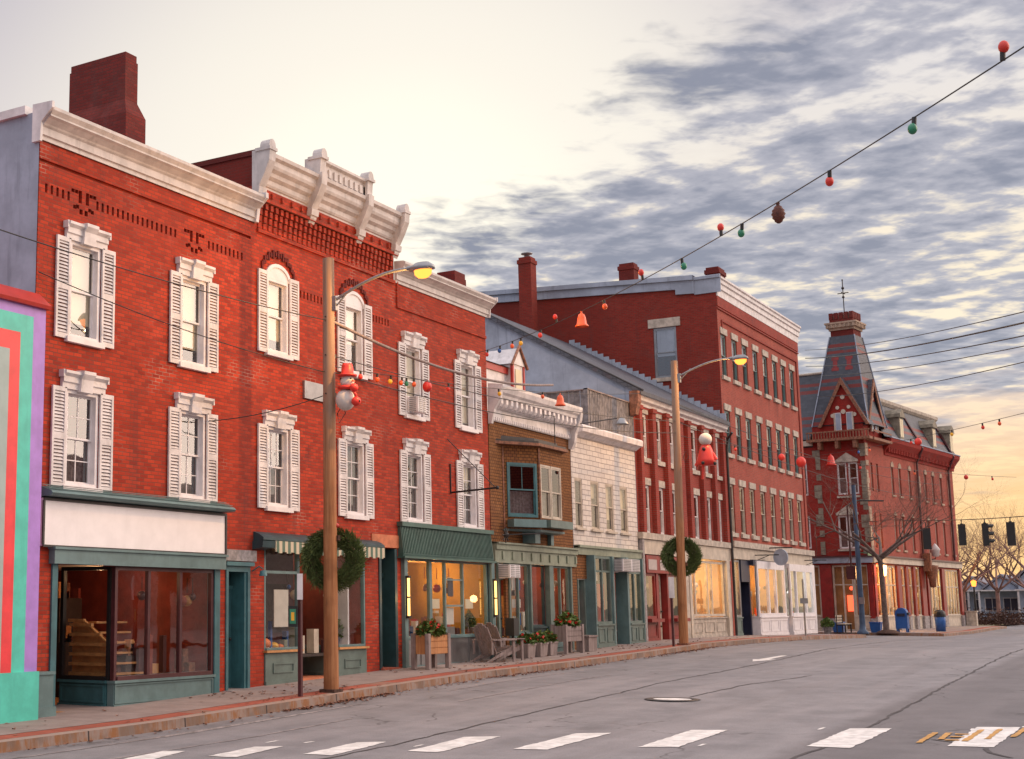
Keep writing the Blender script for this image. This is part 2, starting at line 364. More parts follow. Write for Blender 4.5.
# ---------------------------------------------------------------- mesh builder
WORLD = {}
SPLIT = {'post', 'pier', 'cornice_end', 'notice', 'legs', 'poster', 'eyes', 'buttons', 'corner_board', 'insulator', 'glazing_bar', 'hanging', 'bay_bracket', 'porch', 'tag', 'stone_trim', 'corner_stones', 'window_trim', 'downpipe', 'end_bracket', 'trim', 'display'}
class MB:
    """collects shapes in a wall's own frame: s along it, d outward, z up; builds ONE mesh object"""
    def __init__(s, o=(0, 0), u=(1, 0), flip=1):
        s.o = o; s.u = u; s.nn = (u[1] * flip, -u[0] * flip); s.v = []; s.f = []; s.m = []; s.smooth = set()
    def P(s, a, d, z):
        return (s.o[0] + s.u[0] * a + s.nn[0] * d, s.o[1] + s.u[1] * a + s.nn[1] * d, z)
    def add(s, pts, faces, m=0, smooth=False):
        k = len(s.v); s.v += [s.P(*p) for p in pts]
        for f in faces:
            if smooth: s.smooth.add(len(s.f))
            s.f.append([k + i for i in f]); s.m.append(m)
    def quad(s, a, b, c, e, m=0): s.add([a, b, c, e], [(0, 1, 2, 3)], m)
    def box(s, s0, s1, d0, d1, z0, z1, m=0):
        p = [(x, y, z) for x in (s0, s1) for y in (d0, d1) for z in (z0, z1)]
        s.add(p, [(0, 1, 3, 2), (4, 6, 7, 5), (0, 4, 5, 1), (2, 3, 7, 6), (0, 2, 6, 4), (1, 5, 7, 3)], m)
    def prof(s, pts, s0, s1, m=0):
        """closed outline in (d, z), run from s0 to s1"""
        n = len(pts)
        s.add([(s0, d, z) for d, z in pts] + [(s1, d, z) for d, z in pts],
              [(i, (i + 1) % n, n + (i + 1) % n, n + i) for i in range(n)] + [tuple(range(n)), tuple(range(n, 2 * n))], m)
    def ext(s, pts, d0, d1, m=0):
        """closed outline in (s, z), thick from d0 to d1"""
        n = len(pts)
        s.add([(a, d0, z) for a, z in pts] + [(a, d1, z) for a, z in pts],
              [(i, (i + 1) % n, n + (i + 1) % n, n + i) for i in range(n)] + [tuple(range(n)), tuple(range(n, 2 * n))], m)
    def plan(s, pts, z0, z1, m=0):
        """closed outline in (s, d), from z0 up to z1"""
        n = len(pts)
        s.add([(a, d, z0) for a, d in pts] + [(a, d, z1) for a, d in pts],
              [(i, (i + 1) % n, n + (i + 1) % n, n + i) for i in range(n)] + [tuple(range(n)), tuple(range(n, 2 * n))], m)
    def tube(s, pts, r, n=8, m=0, cap=True):
        if not isinstance(r, (list, tuple)): r = [r] * len(pts)
        vs = []; P = [Vector(p) for p in pts]
        for i, p in enumerate(P):
            t = (P[min(i + 1, len(P) - 1)] - P[max(i - 1, 0)]).normalized()
            a = t.cross(Vector((0, 0, 1)) if abs(t.z) < .9 else Vector((1, 0, 0))).normalized(); b = t.cross(a)
            for k in range(n):
                q = p + (a * math.cos(2 * math.pi * k / n) + b * math.sin(2 * math.pi * k / n)) * r[i]
                vs.append(tuple(q))
        fs = [(i * n + k, i * n + (k + 1) % n, (i + 1) * n + (k + 1) % n, (i + 1) * n + k) for i in range(len(P) - 1) for k in range(n)]
        s.add(vs, fs, m, True)
        if cap: s.add(vs[:n], [tuple(range(n))], m); s.add(vs[-n:], [tuple(range(n))], m)
    def lathe(s, c, pr, n=16, m=0, sq=(1, 1)):
        vs = [(c[0] + r * sq[0] * math.cos(2 * math.pi * k / n), c[1] + r * sq[1] * math.sin(2 * math.pi * k / n), c[2] + z) for r, z in pr for k in range(n)]
        s.add(vs, [(i * n + k, i * n + (k + 1) % n, (i + 1) * n + (k + 1) % n, (i + 1) * n + k) for i in range(len(pr) - 1) for k in range(n)], m, True)
    def ball(s, c, r, n=12, m=0, sc=(1, 1, 1)):
        pr = [(max(r * math.sin(math.pi * i / n), .0005), -r * sc[2] * math.cos(math.pi * i / n)) for i in range(n + 1)]
        s.lathe(c, pr, n + 4, m, (sc[0], sc[1]))
    def build(s, name, mats, parent=None, kind=None):
        if name in SPLIT and parent is not None and len(s.f) > 0:
            got = s.islands()
            if len(got) > 1:
                for q in got: o = q.build_one(name, mats, parent)
                return o
        return s.build_one(name, mats, parent, kind)
    def islands(s):
        n = len(s.f); box = []
        for f in s.f:
            P = [s.v[i] for i in f]; box.append([min(p[k] for p in P) for k in range(3)] + [max(p[k] for p in P) for k in range(3)])
        lab = list(range(n))
        def find(i):
            while lab[i] != i: lab[i] = lab[lab[i]]; i = lab[i]
            return i
        e = .03
        for i in range(n):
            for j in range(i):
                if all(box[i][k] <= box[j][k + 3] + e and box[j][k] <= box[i][k + 3] + e for k in range(3)): lab[find(i)] = find(j)
        out = {}
        for i in range(n):
            q = out.setdefault(find(i), MB())
            k = len(q.v); q.v += [s.v[a] for a in s.f[i]]; q.f.append(list(range(k, k + len(s.f[i])))); q.m.append(s.m[i])
            if i in s.smooth: q.smooth.add(len(q.f) - 1)
        return list(out.values())
    def build_one(s, name, mats, parent=None, kind=None):
        me = bpy.data.meshes.new(name)
        root = parent
        while root is not None and root.parent is not None: root = root.parent
        off = WORLD.get(root.name, (0, 0, 0)) if root is not None else (0, 0, 0)
        me.from_pydata([(x - off[0], y - off[1], z - off[2]) for x, y, z in s.v], [], s.f)
        if isinstance(mats, str): mats = [mats]
        for k in mats: me.materials.append(MATS[k])
        me.polygons.foreach_set('material_index', s.m)
        me.polygons.foreach_set('use_smooth', [i in s.smooth for i in range(len(s.f))])
        me.update()
        o = bpy.data.objects.new(name, me); COL.objects.link(o)
        if parent is not None: o.parent = parent
        if kind: o['kind'] = kind
        return o
def thing(name, label, cat, loc, group=None):
    o = bpy.data.objects.new(name, None); COL.objects.link(o); o.location = loc; o.empty_display_size = .3
    o['label'] = label; o['category'] = cat
    if group: o['group'] = group
    WORLD[o.name] = tuple(loc)
    return o
def tag(o, label, cat, group=None):
    o['label'] = label; o['category'] = cat
    if group: o['group'] = group
    return o
def recenter(o):
    """give a single-mesh thing an origin at its own base"""
    me = o.data; xs = [v.co for v in me.vertices]
    c = Vector((sum(v.x for v in xs) / len(xs), sum(v.y for v in xs) / len(xs), min(v.z for v in xs)))
    me.transform(Matrix.Translation(-c)); o.location = c
    return o
def wall(mb, s0, s1, z0, z1, ops, m=0, d=0.0, depth=.14, mr=None):
    """upright skin with real openings and reveals; ops = (s0, s1, z0, z1[, depth, back])"""
    mr = m if mr is None else mr
    S = sorted({s0, s1} | {v for o in ops for v in o[:2] if s0 < v < s1}); Z = sorted({z0, z1} | {v for o in ops for v in o[2:4] if z0 < v < z1})
    for j in range(len(Z) - 1):
        zc = (Z[j] + Z[j + 1]) / 2; run = None
        for i in range(len(S) - 1):
            sc_ = (S[i] + S[i + 1]) / 2
            hole = any(o[0] < sc_ < o[1] and o[2] < zc < o[3] for o in ops)
            if not hole and run is None: run = S[i]
            if run is not None and (hole or i == len(S) - 2):
                e = S[i] if hole else S[i + 1]
                mb.quad((run, d, Z[j]), (e, d, Z[j]), (e, d, Z[j + 1]), (run, d, Z[j + 1]), m); run = None
    for o in ops:
        a, b, c, e = o[:4]; dp = o[4] if len(o) > 4 else depth
        if dp <= 0: continue
        mb.quad((a, d, c), (a, d - dp, c), (a, d - dp, e), (a, d, e), mr); mb.quad((b, d, c), (b, d - dp, c), (b, d - dp, e), (b, d, e), mr)
        mb.quad((a, d, e), (a, d - dp, e), (b, d - dp, e), (b, d, e), mr); mb.quad((a, d, c), (a, d - dp, c), (b, d - dp, c), (b, d, c), mr)
        if len(o) > 5 and o[5]: mb.quad((a, d - dp, c), (b, d - dp, c), (b, d - dp, e), (a, d - dp, e), mr)
def shell(mb, s0, s1, dep, z0, z1, m=0, rs=None, floor=True):
    """left side, right side, back and lid behind a front wall"""
    a, b = s0 + .004, s1 - .004
    mb.quad((a, 0, z0), (a, -dep, z0), (a, -dep, z1), (a, 0, z1), m); mb.quad((b, 0, z0), (b, -dep, z0), (b, -dep, z1), (b, 0, z1), m)
    mb.quad((a, -dep, z0), (b, -dep, z0), (b, -dep, z1), (a, -dep, z1), m)
def g(x):
    """height of the pavement along the street"""
    pts = [(-60, -.05), (15, 0), (18.6, .05), (23.3, .19), (25, .25), (30.6, .40), (36, .46), (42, .57), (47.3, .69), (53, .72), (60, .70), (71, .58), (82, .5), (90, .5), (100, .6), (110, .62), (3000, .62)]
    for (a, b), (c, e) in zip(pts, pts[1:]):
        if x <= c: return b + (e - b) * max(0, (x - a)) / (c - a)
    return .62
FX = dict(o=(0, 0), u=(1, 0))
def fr(): return MB()
# ================================================================ setting
def sheet(name, xs, y0, y1, dz, mat, yfun=None, kind='structure'):
    b = MB()
    for a, c in zip(xs, xs[1:]):
        b.add([(a, -y0, g(a) + dz), (c, -y0, g(c) + dz), (c, -y1, g(c) + dz), (a, -y1, g(a) + dz)], [(0, 1, 2, 3)])
    return b.build(name, mat, None, kind)
XS = [-60, -30, 0, 8, 15, 18.6, 21, 23.3, 25, 28, 30.6, 33, 36, 39, 42, 45, 47.3, 50, 53, 56.5, 60, 64, 68, 71]
XL = XS + [76, 82, 90, 100, 110, 150, 250, 600, 1500]
sheet('ground', XL, -900, 900, -.17, 'grass')
sheet('road', XL, -15.7, -2.4, -.16, 'asphalt')
sheet('pavement_opposite', XL, -34, -15.7, -.03, 'sidewalk')
sheet('side_street', [71.6, 76, 80.2], -2.4, 60, -.156, 'asphalt')
def walk(name, xs, yk, yb):
    sheet(name, xs, yk + .66, yb, -.004, 'sidewalk')
    sheet('paving_strip', xs, yk + .24, yk + .66, -.008, 'brick_paving')
    b = MB(); n = len(xs)
    for a, c in zip(xs, xs[1:]):
        b.add([(a, -yk, g(a) - .012), (c, -yk, g(c) - .012), (c, -yk - .24, g(c) - .010), (a, -yk - .24, g(a) - .010)], [(0, 1, 2, 3)], 0)
        b.add([(a, -yk, g(a) - .012), (c, -yk, g(c) - .012), (c, -yk + .015, g(c) - .2), (a, -yk + .015, g(a) - .2)], [(0, 1, 2, 3)], 1)
    for x in (xs[0], xs[-1]):
        b.add([(x, -yk, g(x) - .012), (x, -yk - 12, g(x) - .012), (x, -yk - 12, g(x) - .2), (x, -yk, g(x) - .2)], [(0, 1, 2, 3)], 1)
    b.build('kerb', ['kerb', 'kerb_face'], None, 'structure')
walk('sidewalk', XS + [71.6], -2.4, 1.2)
walk('sidewalk_corner', [80.2, 82, 85, 90, 95, 100, 104], -4.4, 3)
sheet('far_verge', [104, 110, 150, 250], -3.2, 60, -.05, 'grass')
def mark(poly, mat='mark_white', dz=-.152, name='road_marking'):
    b = MB(); b.add([(x, -y, g(x) + dz) for x, y in poly], [tuple(range(len(poly)))]); return b.build(name, mat, None, 'structure')
def rough_poly(p, seed, amp=.035):
    rd = random.Random(seed); out = []
    for (a, b), (c, e) in zip(p, p[1:] + p[:1]):
        n = max(2, int(math.hypot(c - a, e - b) / .12))
        for i in range(n):
            t = i / n; out.append((a + (c - a) * t + rd.uniform(-amp, amp) * .5, b + (e - b) * t + rd.uniform(-amp, amp) * .5))
    return out
ST = [[(18.97, -8.45), (19.1, -8.9), (21.4, -8.98), (21.1, -8.52)], [(19.94, -9.92), (20.2, -10.40), (22.5, -10.42), (22.28, -9.92)],
      [(21.05, -11.94), (21.08, -12.5), (23.75, -12.55), (23.5, -11.98)], [(21.89, -13.6), (22.03, -14.15), (24.65, -14.2), (24.43, -13.62)],
      [(18.04, -7.26), (18.12, -7.70), (20.25, -7.66), (19.95, -7.2)], [(16.99, -6.2), (17.07, -6.62), (18.9, -6.45), (18.65, -6.07)],
      [(16.13, -5.2), (16.22, -5.62), (17.65, -5.42), (17.4, -5.1)], [(15.27, -4.4), (15.36, -4.81), (16.45, -4.55), (16.3, -4.28)]]
for i, p in enumerate(ST): mark(rough_poly(p, i, .03))
rd = random.Random(3)
for i in range(9):                                     # worn scraps of old paint beside the stripes
    t = rd.random(); cx = 15.5 + 7.4 * t + rd.uniform(-.2, 2.6); cy = -4.6 - 9.6 * t + rd.uniform(-.8, .8); L = rd.uniform(.08, .38); W = rd.uniform(.02, .06)
    mark(rough_poly([(cx, cy), (cx + L, cy - .02), (cx + L, cy + W), (cx, cy + W)], 50 + i, .02), dz=-.154, name='worn_paint')
mark([(40.3, -5.85), (41.4, -5.55), (41.5, -5.70), (43.6, -5.78), (43.6, -5.94), (41.5, -5.98), (41.4, -6.2)], name='painted_arrow')
for y0, x0, x1 in ((-3.1, 13, 24), (-4.3, 14, 21.5), (-3.3, 27, 36), (-4.6, 25, 33)):
    mark(rough_poly([(x0, y0), (x1, y0), (x1, y0 + .05), (x0, y0 + .05)], int(x0 * y0), .03), 'mark_faint', name='parking_line', dz=-.154)
def ribbon(pts, wd, name, mat='tar', dz=-.153, seed=1):
    rd = random.Random(seed); P = []
    for (a, b), (c, e) in zip(pts, pts[1:]):
        n = max(2, int(math.hypot(c - a, e - b) / .35))
        P += [(a + (c - a) * i / n, b + (e - b) * i / n + rd.uniform(-.03, .03)) for i in range(n)]
    P.append(pts[-1]); b = MB()
    for i in range(len(P) - 1):
        w0, w1 = wd * rd.uniform(.3, 1), wd * rd.uniform(.3, 1)
        (x0, y0), (x1, y1) = P[i], P[i + 1]
        b.add([(x0, -y0 - w0, g(x0) + dz), (x1, -y1 - w0, g(x1) + dz), (x1, -y1 + w1, g(x1) + dz), (x0, -y0 + w1, g(x0) + dz)], [(0, 1, 2, 3)])
    return b.build(name, mat, None, 'structure')
ribbon([(14, -6.75), (22.85, -6.65), (28, -6.65), (34, -6.42), (44, -6.2), (58, -5.9), (75, -5.8)], .03, 'tarred_seam')
ribbon([(14, -12.3), (20, -12.1), (22.4, -12.23), (25.2, -12.17), (28.7, -12.1), (33.5, -11.86), (41, -11.55), (56, -11.2)], .035, 'tarred_crack', seed=4)
ribbon([(27.6, -8.2), (31, -8.3), (35, -8.7)], .03, 'tarred_crack', seed=5)
ribbon([(22.6, -13.3), (22.36, -13.6), (22.2, -14.0), (21.4, -14.2), (21.0, -14.5)], .05, 'tarred_crack', seed=6)
# orange survey paint strokes near the crossing
for p in ([(22.05, -13.16), (22.1, -13.24), (23.45, -13.24), (23.4, -13.16)], [(22.6, -13.36), (22.64, -13.44), (23.5, -13.42), (23.46, -13.34)],
          [(22.5, -13.46), (22.54, -13.64), (22.68, -13.64), (22.64, -13.46)], [(22.95, -13.46), (22.98, -13.64), (23.1, -13.64), (23.08, -13.46)],
          [(23.3, -13.48), (23.33, -13.66), (23.45, -13.66), (23.42, -13.48)], [(22.5, -13.68), (22.53, -13.76), (24.1, -13.78), (24.05, -13.70)],
          [(22.9, -13.92), (22.93, -13.99), (24.3, -14.0), (24.25, -13.93)], [(23.3, -14.2), (23.35, -14.28), (24.6, -14.32), (24.55, -14.24)]):
    mark(rough_poly(p, int(p[0][0] * 100), .02), 'mark_orange', dz=-.146, name='survey_mark')
# manhole
t_ = thing('manhole_cover', 'round worn metal manhole cover set in the grey road', 'manhole cover', (27.0, -8.05, g(27.0) - .16))
b = MB(); b.lathe((27.0, 8.05, g(27.0) - .150), [(.001, 0), (.36, 0)], 28); b.build('lid', 'mark_white', t_)
b = MB(); b.lathe((27.0, 8.05, g(27.0) - .150), [(.36, -.004), (.36, .006), (.50, .006), (.52, -.004)], 28); b.build('ring', 'dark_metal', t_)
# leaf litter along the kerb
b = MB(); rd = random.Random(9)
for i in range(1500):
    x = rd.choice([rd.uniform(15, 60), rd.uniform(22, 26), rd.gauss(33, 2.5), rd.gauss(45, 2)]); y = -2.45 - abs(rd.gauss(0, .16)) if rd.random() < .75 else rd.uniform(-2.4, -.2)
    z = g(x) - .15 if y < -2.42 else g(x) + .004
    s_ = rd.uniform(.02, .055); a = rd.uniform(0, 6.28); h = rd.uniform(.003, .03)
    b.add([(x + s_ * math.cos(a + k * 1.57), -y + s_ * math.sin(a + k * 1.57), z + (h if k % 2 else .002)) for k in range(4)], [(0, 1, 2, 3)])
b.build('fallen_leaves', 'rust', None, 'stuff')

# ================================================================ building kit
def sash(parent, kw, s0, s1, z0, z1, mat='white_clean', d=-.05, fw=.055, mun=(0, 0), munl=None, blind=None, lace=None, sill=None, lintel=None, single=False, name='window', glassm='glass_up', thick=.07, out=None):
    b = MB(**kw); ou = d if out is None else out
    b.box(s0, s0 + fw, d - thick, ou, z0, z1); b.box(s1 - fw, s1, d - thick, ou, z0, z1); b.box(s0 + fw, s1 - fw, d - thick, ou, z1 - fw, z1); b.box(s0 + fw, s1 - fw, d - thick, ou, z0, z0 + fw)
    a, c = s0 + fw, s1 - fw; zm = (z0 + z1) / 2; r = .038
    def sashbox(q0, q1, dd, mn):
        b.box(a, a + r, dd - .03, dd, q0, q1); b.box(c - r, c, dd - .03, dd, q0, q1); b.box(a + r, c - r, dd - .03, dd, q1 - r, q1); b.box(a + r, c - r, dd - .03, dd, q0, q0 + r)
        for i in range(1, mn[0] + 1):
            x = a + r + (c - a - 2 * r) * i / (mn[0] + 1); b.box(x - .009, x + .009, dd - .022, dd - .006, q0 + r, q1 - r)
        for i in range(1, mn[1] + 1):
            z = q0 + r + (q1 - q0 - 2 * r) * i / (mn[1] + 1); b.box(a + r, c - r, dd - .021, dd - .007, z - .009, z + .009)
    if single: sashbox(z0 + fw, z1 - fw, d - .015, mun)
    else:
        sashbox(zm - .01, z1 - fw, d - .012, mun); sashbox(z0 + fw, zm + .025, d - .046, munl or mun)
    wd = b.build(name, mat, parent)
    p = MB(**kw)
    if single: p.quad((a + r, d - .03, z0 + fw), (c - r, d - .03, z0 + fw), (c - r, d - .03, z1 - fw), (a + r, d - .03, z1 - fw))
    else:
        p.quad((a + r, d - .028, zm), (c - r, d - .028, zm), (c - r, d - .028, z1 - fw - r), (a + r, d - .028, z1 - fw - r))
        p.quad((a + r, d - .062, z0 + fw + r), (c - r, d - .062, z0 + fw + r), (c - r, d - .062, zm), (a + r, d - .062, zm))
    p.build('pane', glassm, wd)
    if blind:
        q = MB(**kw); q.quad((a, d - .12, z1 - (z1 - z0) * blind), (c, d - .12, z1 - (z1 - z0) * blind), (c, d - .12, z1), (a, d - .12, z1)); q.build('blind', 'blind', wd)
    if lace:
        q = MB(**kw); n = 16
        for i in range(n):
            x0, x1 = a + (c - a) * i / n, a + (c - a) * (i + 1) / n; e0, e1 = (.02 * (i % 2)), (.02 * ((i + 1) % 2))
            q.quad((x0, d - .15 - e0, z0), (x1, d - .15 - e1, z0), (x1, d - .15 - e1, z0 + (z1 - z0) * lace), (x0, d - .15 - e0, z0 + (z1 - z0) * lace))
        q.build('curtain', 'lace', wd)
    if sill:
        q = MB(**kw); q.box(s0 - .09, s1 + .09, -.05, .09, z0 - sill, z0); q.build('sill', mat if sill < .13 else 'stone', wd)
    if lintel:
        q = MB(**kw); lintel(q, s0, s1, z1); q.build('lintel', lintel.mat, wd)
    return wd
def lint_crown(q, s0, s1, z):
    a, b = s0 - .14, s1 + .14; c = (s0 + s1) / 2
    for x0, x1 in ((a, c - .16), (c + .16, b)):
        q.prof([(0, z + .0), (.06, z + .0), (.06, z + .10), (.09, z + .12), (.09, z + .22), (.15, z + .27), (.15, z + .32), (0, z + .34)], x0, x1)
    q.prof([(0, z - .03), (.12, z - .03), (.14, z + .2), (.20, z + .29), (.20, z + .35), (0, z + .37)], c - .16, c + .16)
    for e, x in ((a, a - .04), (b, b)): q.box(x, x + .04, 0, .12, z + .2, z + .33)
lint_crown.mat = 'white'
def lint_stone(h=.25, o=.12):
    def f(q, s0, s1, z): q.box(s0 - o, s1 + o, 0, .05, z + .002, z + h)
    f.mat = 'stone'; return f
def shutter(parent, kw, s0, s1, z0, z1, arch=0.0):
    b = MB(**kw); r = .05; zm = (z0 + z1) / 2 + .02
    b.box(s0, s0 + r, .02, .06, z0, z1); b.box(s1 - r, s1, .02, .06, z0, z1)
    for q0, q1 in ((z0, z0 + .09), (zm - .06, zm + .06), (z1 - .08, z1)): b.box(s0 + r, s1 - r, .02, .058, q0, q1)
    for q0, q1 in ((z0 + .09, zm - .06), (zm + .06, z1 - .08)):
        n = int((q1 - q0) / .062)
        for i in range(n):
            z = q0 + (q1 - q0) * (i + .5) / n
            b.prof([(.018, z + .030), (.024, z + .034), (.056, z - .018), (.050, z - .024)], s0 + r, s1 - r)
    return b.build('shutter', 'white', parent)
def cornice(parent, kw, s0, s1, z0, prof_, mat='cornice', name='cornice'):
    b = MB(**kw)
    b.prof([(d, z0 + z) for d, z in prof_], s0, s1)
    return b.build(name, mat, parent)
def room(parent, kw, s0, s1, dep, z0, z1, wallm, floorm='shelf_wood', name='shop_interior', d0=-.16, ceil='interior_pale'):
    b = MB(**kw); a, c = s0 + .02, s1 - .02; e = -dep
    b.quad((a, d0, z0), (a, e, z0), (a, e, z1), (a, d0, z1), 0); b.quad((c, d0, z0), (c, e, z0), (c, e, z1), (c, d0, z1), 0); b.quad((a, e, z0), (c, e, z0), (c, e, z1), (a, e, z1), 0)
    b.quad((a, d0, z0), (c, d0, z0), (c, e, z0), (a, e, z0), 1); b.quad((a, d0, z1), (c, d0, z1), (c, e, z1), (a, e, z1), 2)
    return b.build(name, [wallm, floorm, ceil], parent)
def shopfit(parent, kw, s0, s1, dep, z0, seed, mats=('shelf_wood', 'paper', 'interior_red', 'maroon', 'sage_light', 'cream', 'white', 'blue_plastic', 'orange_plastic')):
    """shelves and stock seen through the glass"""
    rd = random.Random(seed); b = MB(**kw)
    for k in range(int((s1 - s0) * 1.6)):
        x = rd.uniform(s0 + .1, s1 - .5); d = -rd.uniform(.5, dep - .3); wd = rd.uniform(.25, .8); h = rd.choice([.7, .9, 1.1, 1.7, 2.0])
        b.box(x, x + wd, d - .3, d, z0, z0 + h, 0)
        for j in range(5):
            px = x + rd.uniform(0, wd); b.box(px, px + rd.uniform(.06, .2), d - .2, d - .05, z0 + h, z0 + h + rd.uniform(.08, .35), rd.randrange(1, len(mats)))
    for k in range(int((s1 - s0) * 4)):                    # goods on show close to the glass
        x = rd.uniform(s0 + .1, s1 - .3); d = -rd.uniform(.22, .6); h = rd.uniform(.15, .75); w2 = rd.uniform(.05, .2); q = z0 + .55
        b.box(x, x + w2, d - w2, d, q, q + h, rd.randrange(1, len(mats)))
        if rd.random() < .35: x += .1; b.tube([(x, d, z0 + 2.4), (x, d, z0 + 2.1)], .01, 4, 0); b.ball((x, d, z0 + rd.uniform(1.8, 2.1)), rd.uniform(.05, .12), 6, rd.randrange(1, len(mats)))
    b.box(s0, s1, -.65, -.2, z0 + .48, z0 + .54, 0)
    for k in range(int((s1 - s0) * 1.2)):                  # pictures on the rear wall
        x = rd.uniform(s0 + .2, s1 - .6); z = z0 + rd.uniform(1.3, 2.1); b.box(x, x + rd.uniform(.25, .5), -dep + .01, -dep + .05, z, z + rd.uniform(.2, .5), rd.randrange(1, len(mats)))
    return b.build('shop_fittings', list(mats), parent)
def shoplight(loc, e, col=(1, .60, .27), r=.045):
    l = bpy.data.lights.new('shop_lamp', 'POINT'); l.energy = e; l.color = col; l.shadow_soft_size = r
    o = bpy.data.objects.new('shop_lamp', l); o.location = loc; COL.objects.link(o); return o
def glazing(parent, kw, s0, s1, z0, z1, mulls=(), mat='teal_grey', d=-.06, fw=.06, trans=None, name='display_window', glassm='glass_shop', th=.09):
    b = MB(**kw)
    b.box(s0, s0 + fw, d - th, d, z0, z1); b.box(s1 - fw, s1, d - th, d, z0, z1); b.box(s0 + fw, s1 - fw, d - th, d, z1 - fw, z1); b.box(s0 + fw, s1 - fw, d - th, d + .03, z0, z0 + fw)
    for m in mulls: b.box(m - fw * .5, m + fw * .5, d - th + .004, d - .004, z0 + fw, z1 - fw)
    if trans: b.box(s0 + fw, s1 - fw, d - th + .008, d - .008, trans - .03, trans + .03)
    w_ = b.build(name, mat, parent)
    p = MB(**kw); p.quad((s0 + fw, d - th / 2, z0 + fw), (s1 - fw, d - th / 2, z0 + fw), (s1 - fw, d - th / 2, z1 - fw), (s0 + fw, d - th / 2, z1 - fw)); p.build('pane', glassm, w_)
    return w_
def door(parent, kw, s0, s1, z0, z1, mat, d=-.3, panels=True, light=False, knob='dark_metal', label=None):
    b = MB(**kw); b.box(s0, s1, d - .05, d, z0, z1)
    m = (s0 + s1) / 2; wdt = s1 - s0
    if panels and not light:
        for a, c in ((s0 + .1, m - .04), (m + .04, s1 - .1)):
            for q0, q1 in ((.12, .38), (.45, .75), (.80, .93)): b.box(a, c, d, d + .015, z0 + (z1 - z0) * q0, z0 + (z1 - z0) * q1)
    o = b.build('door', mat, parent)
    if light:
        p = MB(**kw); p.box(s0 + .14, s1 - .14, d + .001, d + .012, z0 + (z1 - z0) * .4, z1 - .2); p.build('pane', 'glass_shop', o)
    k = MB(**kw); k.ball((s1 - .09, d + .04, z0 + 1.0), .035, 8); k.build('handle', knob, o)
    return o
def panelled(parent, kw, s0, s1, z0, z1, mat, n=1, d=0.0, name='bulkhead', th=.15, cap=True, frame=.09):
    b = MB(**kw); b.box(s0, s1, d - th, d, z0, z1)
    if cap: b.box(s0 - .02, s1 + .02, d - th, d + .05, z1, z1 + .05)
    b.box(s0 - .01, s1 + .01, d, d + .03, z0, z0 + .12)
    wd = (s1 - s0) / n
    for i in range(n):
        a, c = s0 + wd * i + frame, s0 + wd * (i + 1) - frame; q0, q1 = z0 + .12 + frame * .6, z1 - frame * .8
        t = .03
        b.box(a, c, d, d + .022, q0, q0 + t); b.box(a, c, d, d + .022, q1 - t, q1); b.box(a, a + t, d, d + .022, q0 + t, q1 - t); b.box(c - t, c, d, d + .022, q0 + t, q1 - t)
    return b.build(name, mat, parent)

# ================================================================ A1: brick block, plain deep cornice
def chimney(parent, x0, x1, y0, y1, z0, z1, mat='brick_chimney', flare=0, cap=True, name='chimney'):
    b = MB()
    if flare: b.box(x0 - .12, x1 + .12, -y1 - .14, -y0 + .14, z0, z0 + flare)
    zs = z0 + flare
    c = .14 if flare else 0
    if flare:
        b.add([(x0 - .12, -y1 - .14, zs), (x1 + .12, -y1 - .14, zs), (x1 + .12, -y0 + .14, zs), (x0 - .12, -y0 + .14, zs), (x0, -y1, zs + .35), (x1, -y1, zs + .35), (x1, -y0, zs + .35), (x0, -y0, zs + .35)],
              [(0, 1, 5, 4), (1, 2, 6, 5), (2, 3, 7, 6), (3, 0, 4, 7)])
        zs += .35
    b.box(x0, x1, -y1, -y0, zs, z1 - .16)
    if cap: b.box(x0 - .04, x1 + .04, -y1 - .04, -y0 + .04, z1 - .30, z1 - .12); 
    b.box(x0 + .02, x1 - .02, -y1 + .02, -y0 - .02, z1 - .17, z1)
    b.box(x0 + .12, x1 - .12, -y1 + .12, -y0 - .12, z1 - .02, z1 + .012, 1)
    return b.build(name, [mat, 'black'], parent)
SHW = .36
def bayA(root, c, z0, z1, floor, arch=False, sash_kw=None, hw=.42):
    s0, s1 = c - hw, c + hw
    kw = dict(mun=(0, 0), d=-.07, out=.012, fw=.065); kw.update(sash_kw or {})
    if arch:
        w_ = sash(root, FX, s0, s1, z0, z1, sill=.10, **kw)
        q = MB(); n = 12
        # filled arch head with a moulded rim
        pts = [(c + (hw + .02) * math.cos(math.pi * i / n), z1 + .30 * math.sin(math.pi * i / n)) for i in range(n + 1)]
        q.ext(pts, .0, .014)
        for i in range(n):
            a0, a1 = math.pi * i / n, math.pi * (i + 1) / n
            P_ = lambda a, r: (c + (hw + r) * math.cos(a), z1 + (.28 + r) * math.sin(a))
            q.ext([P_(a0, .0), P_(a1, .0), P_(a1, .08), P_(a0, .08)], -.03, .04)
        q.ext([(c - .05, z1 + .1), (c, z1 + .04), (c + .05, z1 + .1), (c, z1 + .18)], -.01, .015)
        q.build('arch_head', 'white_clean', w_)
        # arch of dark header bricks over it
        h = MB(); n = 17
        for i in range(n):
            a = math.pi * (.14 + .72 * i / (n - 1)); r = 0.90
            x, z = c + (hw + .24) * math.cos(a) * 1.05, z1 - .04 + .62 * math.sin(a)
            dz = .05 if i % 2 else .09
            h.box(x - .028, x + .028, 0, .045, z - dz, z + dz)
        h.build('brick_hood', 'brick_chimney', w_)
    else:
        w_ = sash(root, FX, s0, s1, z0, z1, sill=.10, lintel=lint_crown, **kw)
    t = z1 + (.28 if arch else 0)
    shutter(root, FX, s0 - .02 - SHW, s0 - .02, z0 - .05, z1 + (.12 if arch else .02)); shutter(root, FX, s1 + .02, s1 + .02 + SHW, z0 - .05, z1 + (.12 if arch else .02))
    return w_
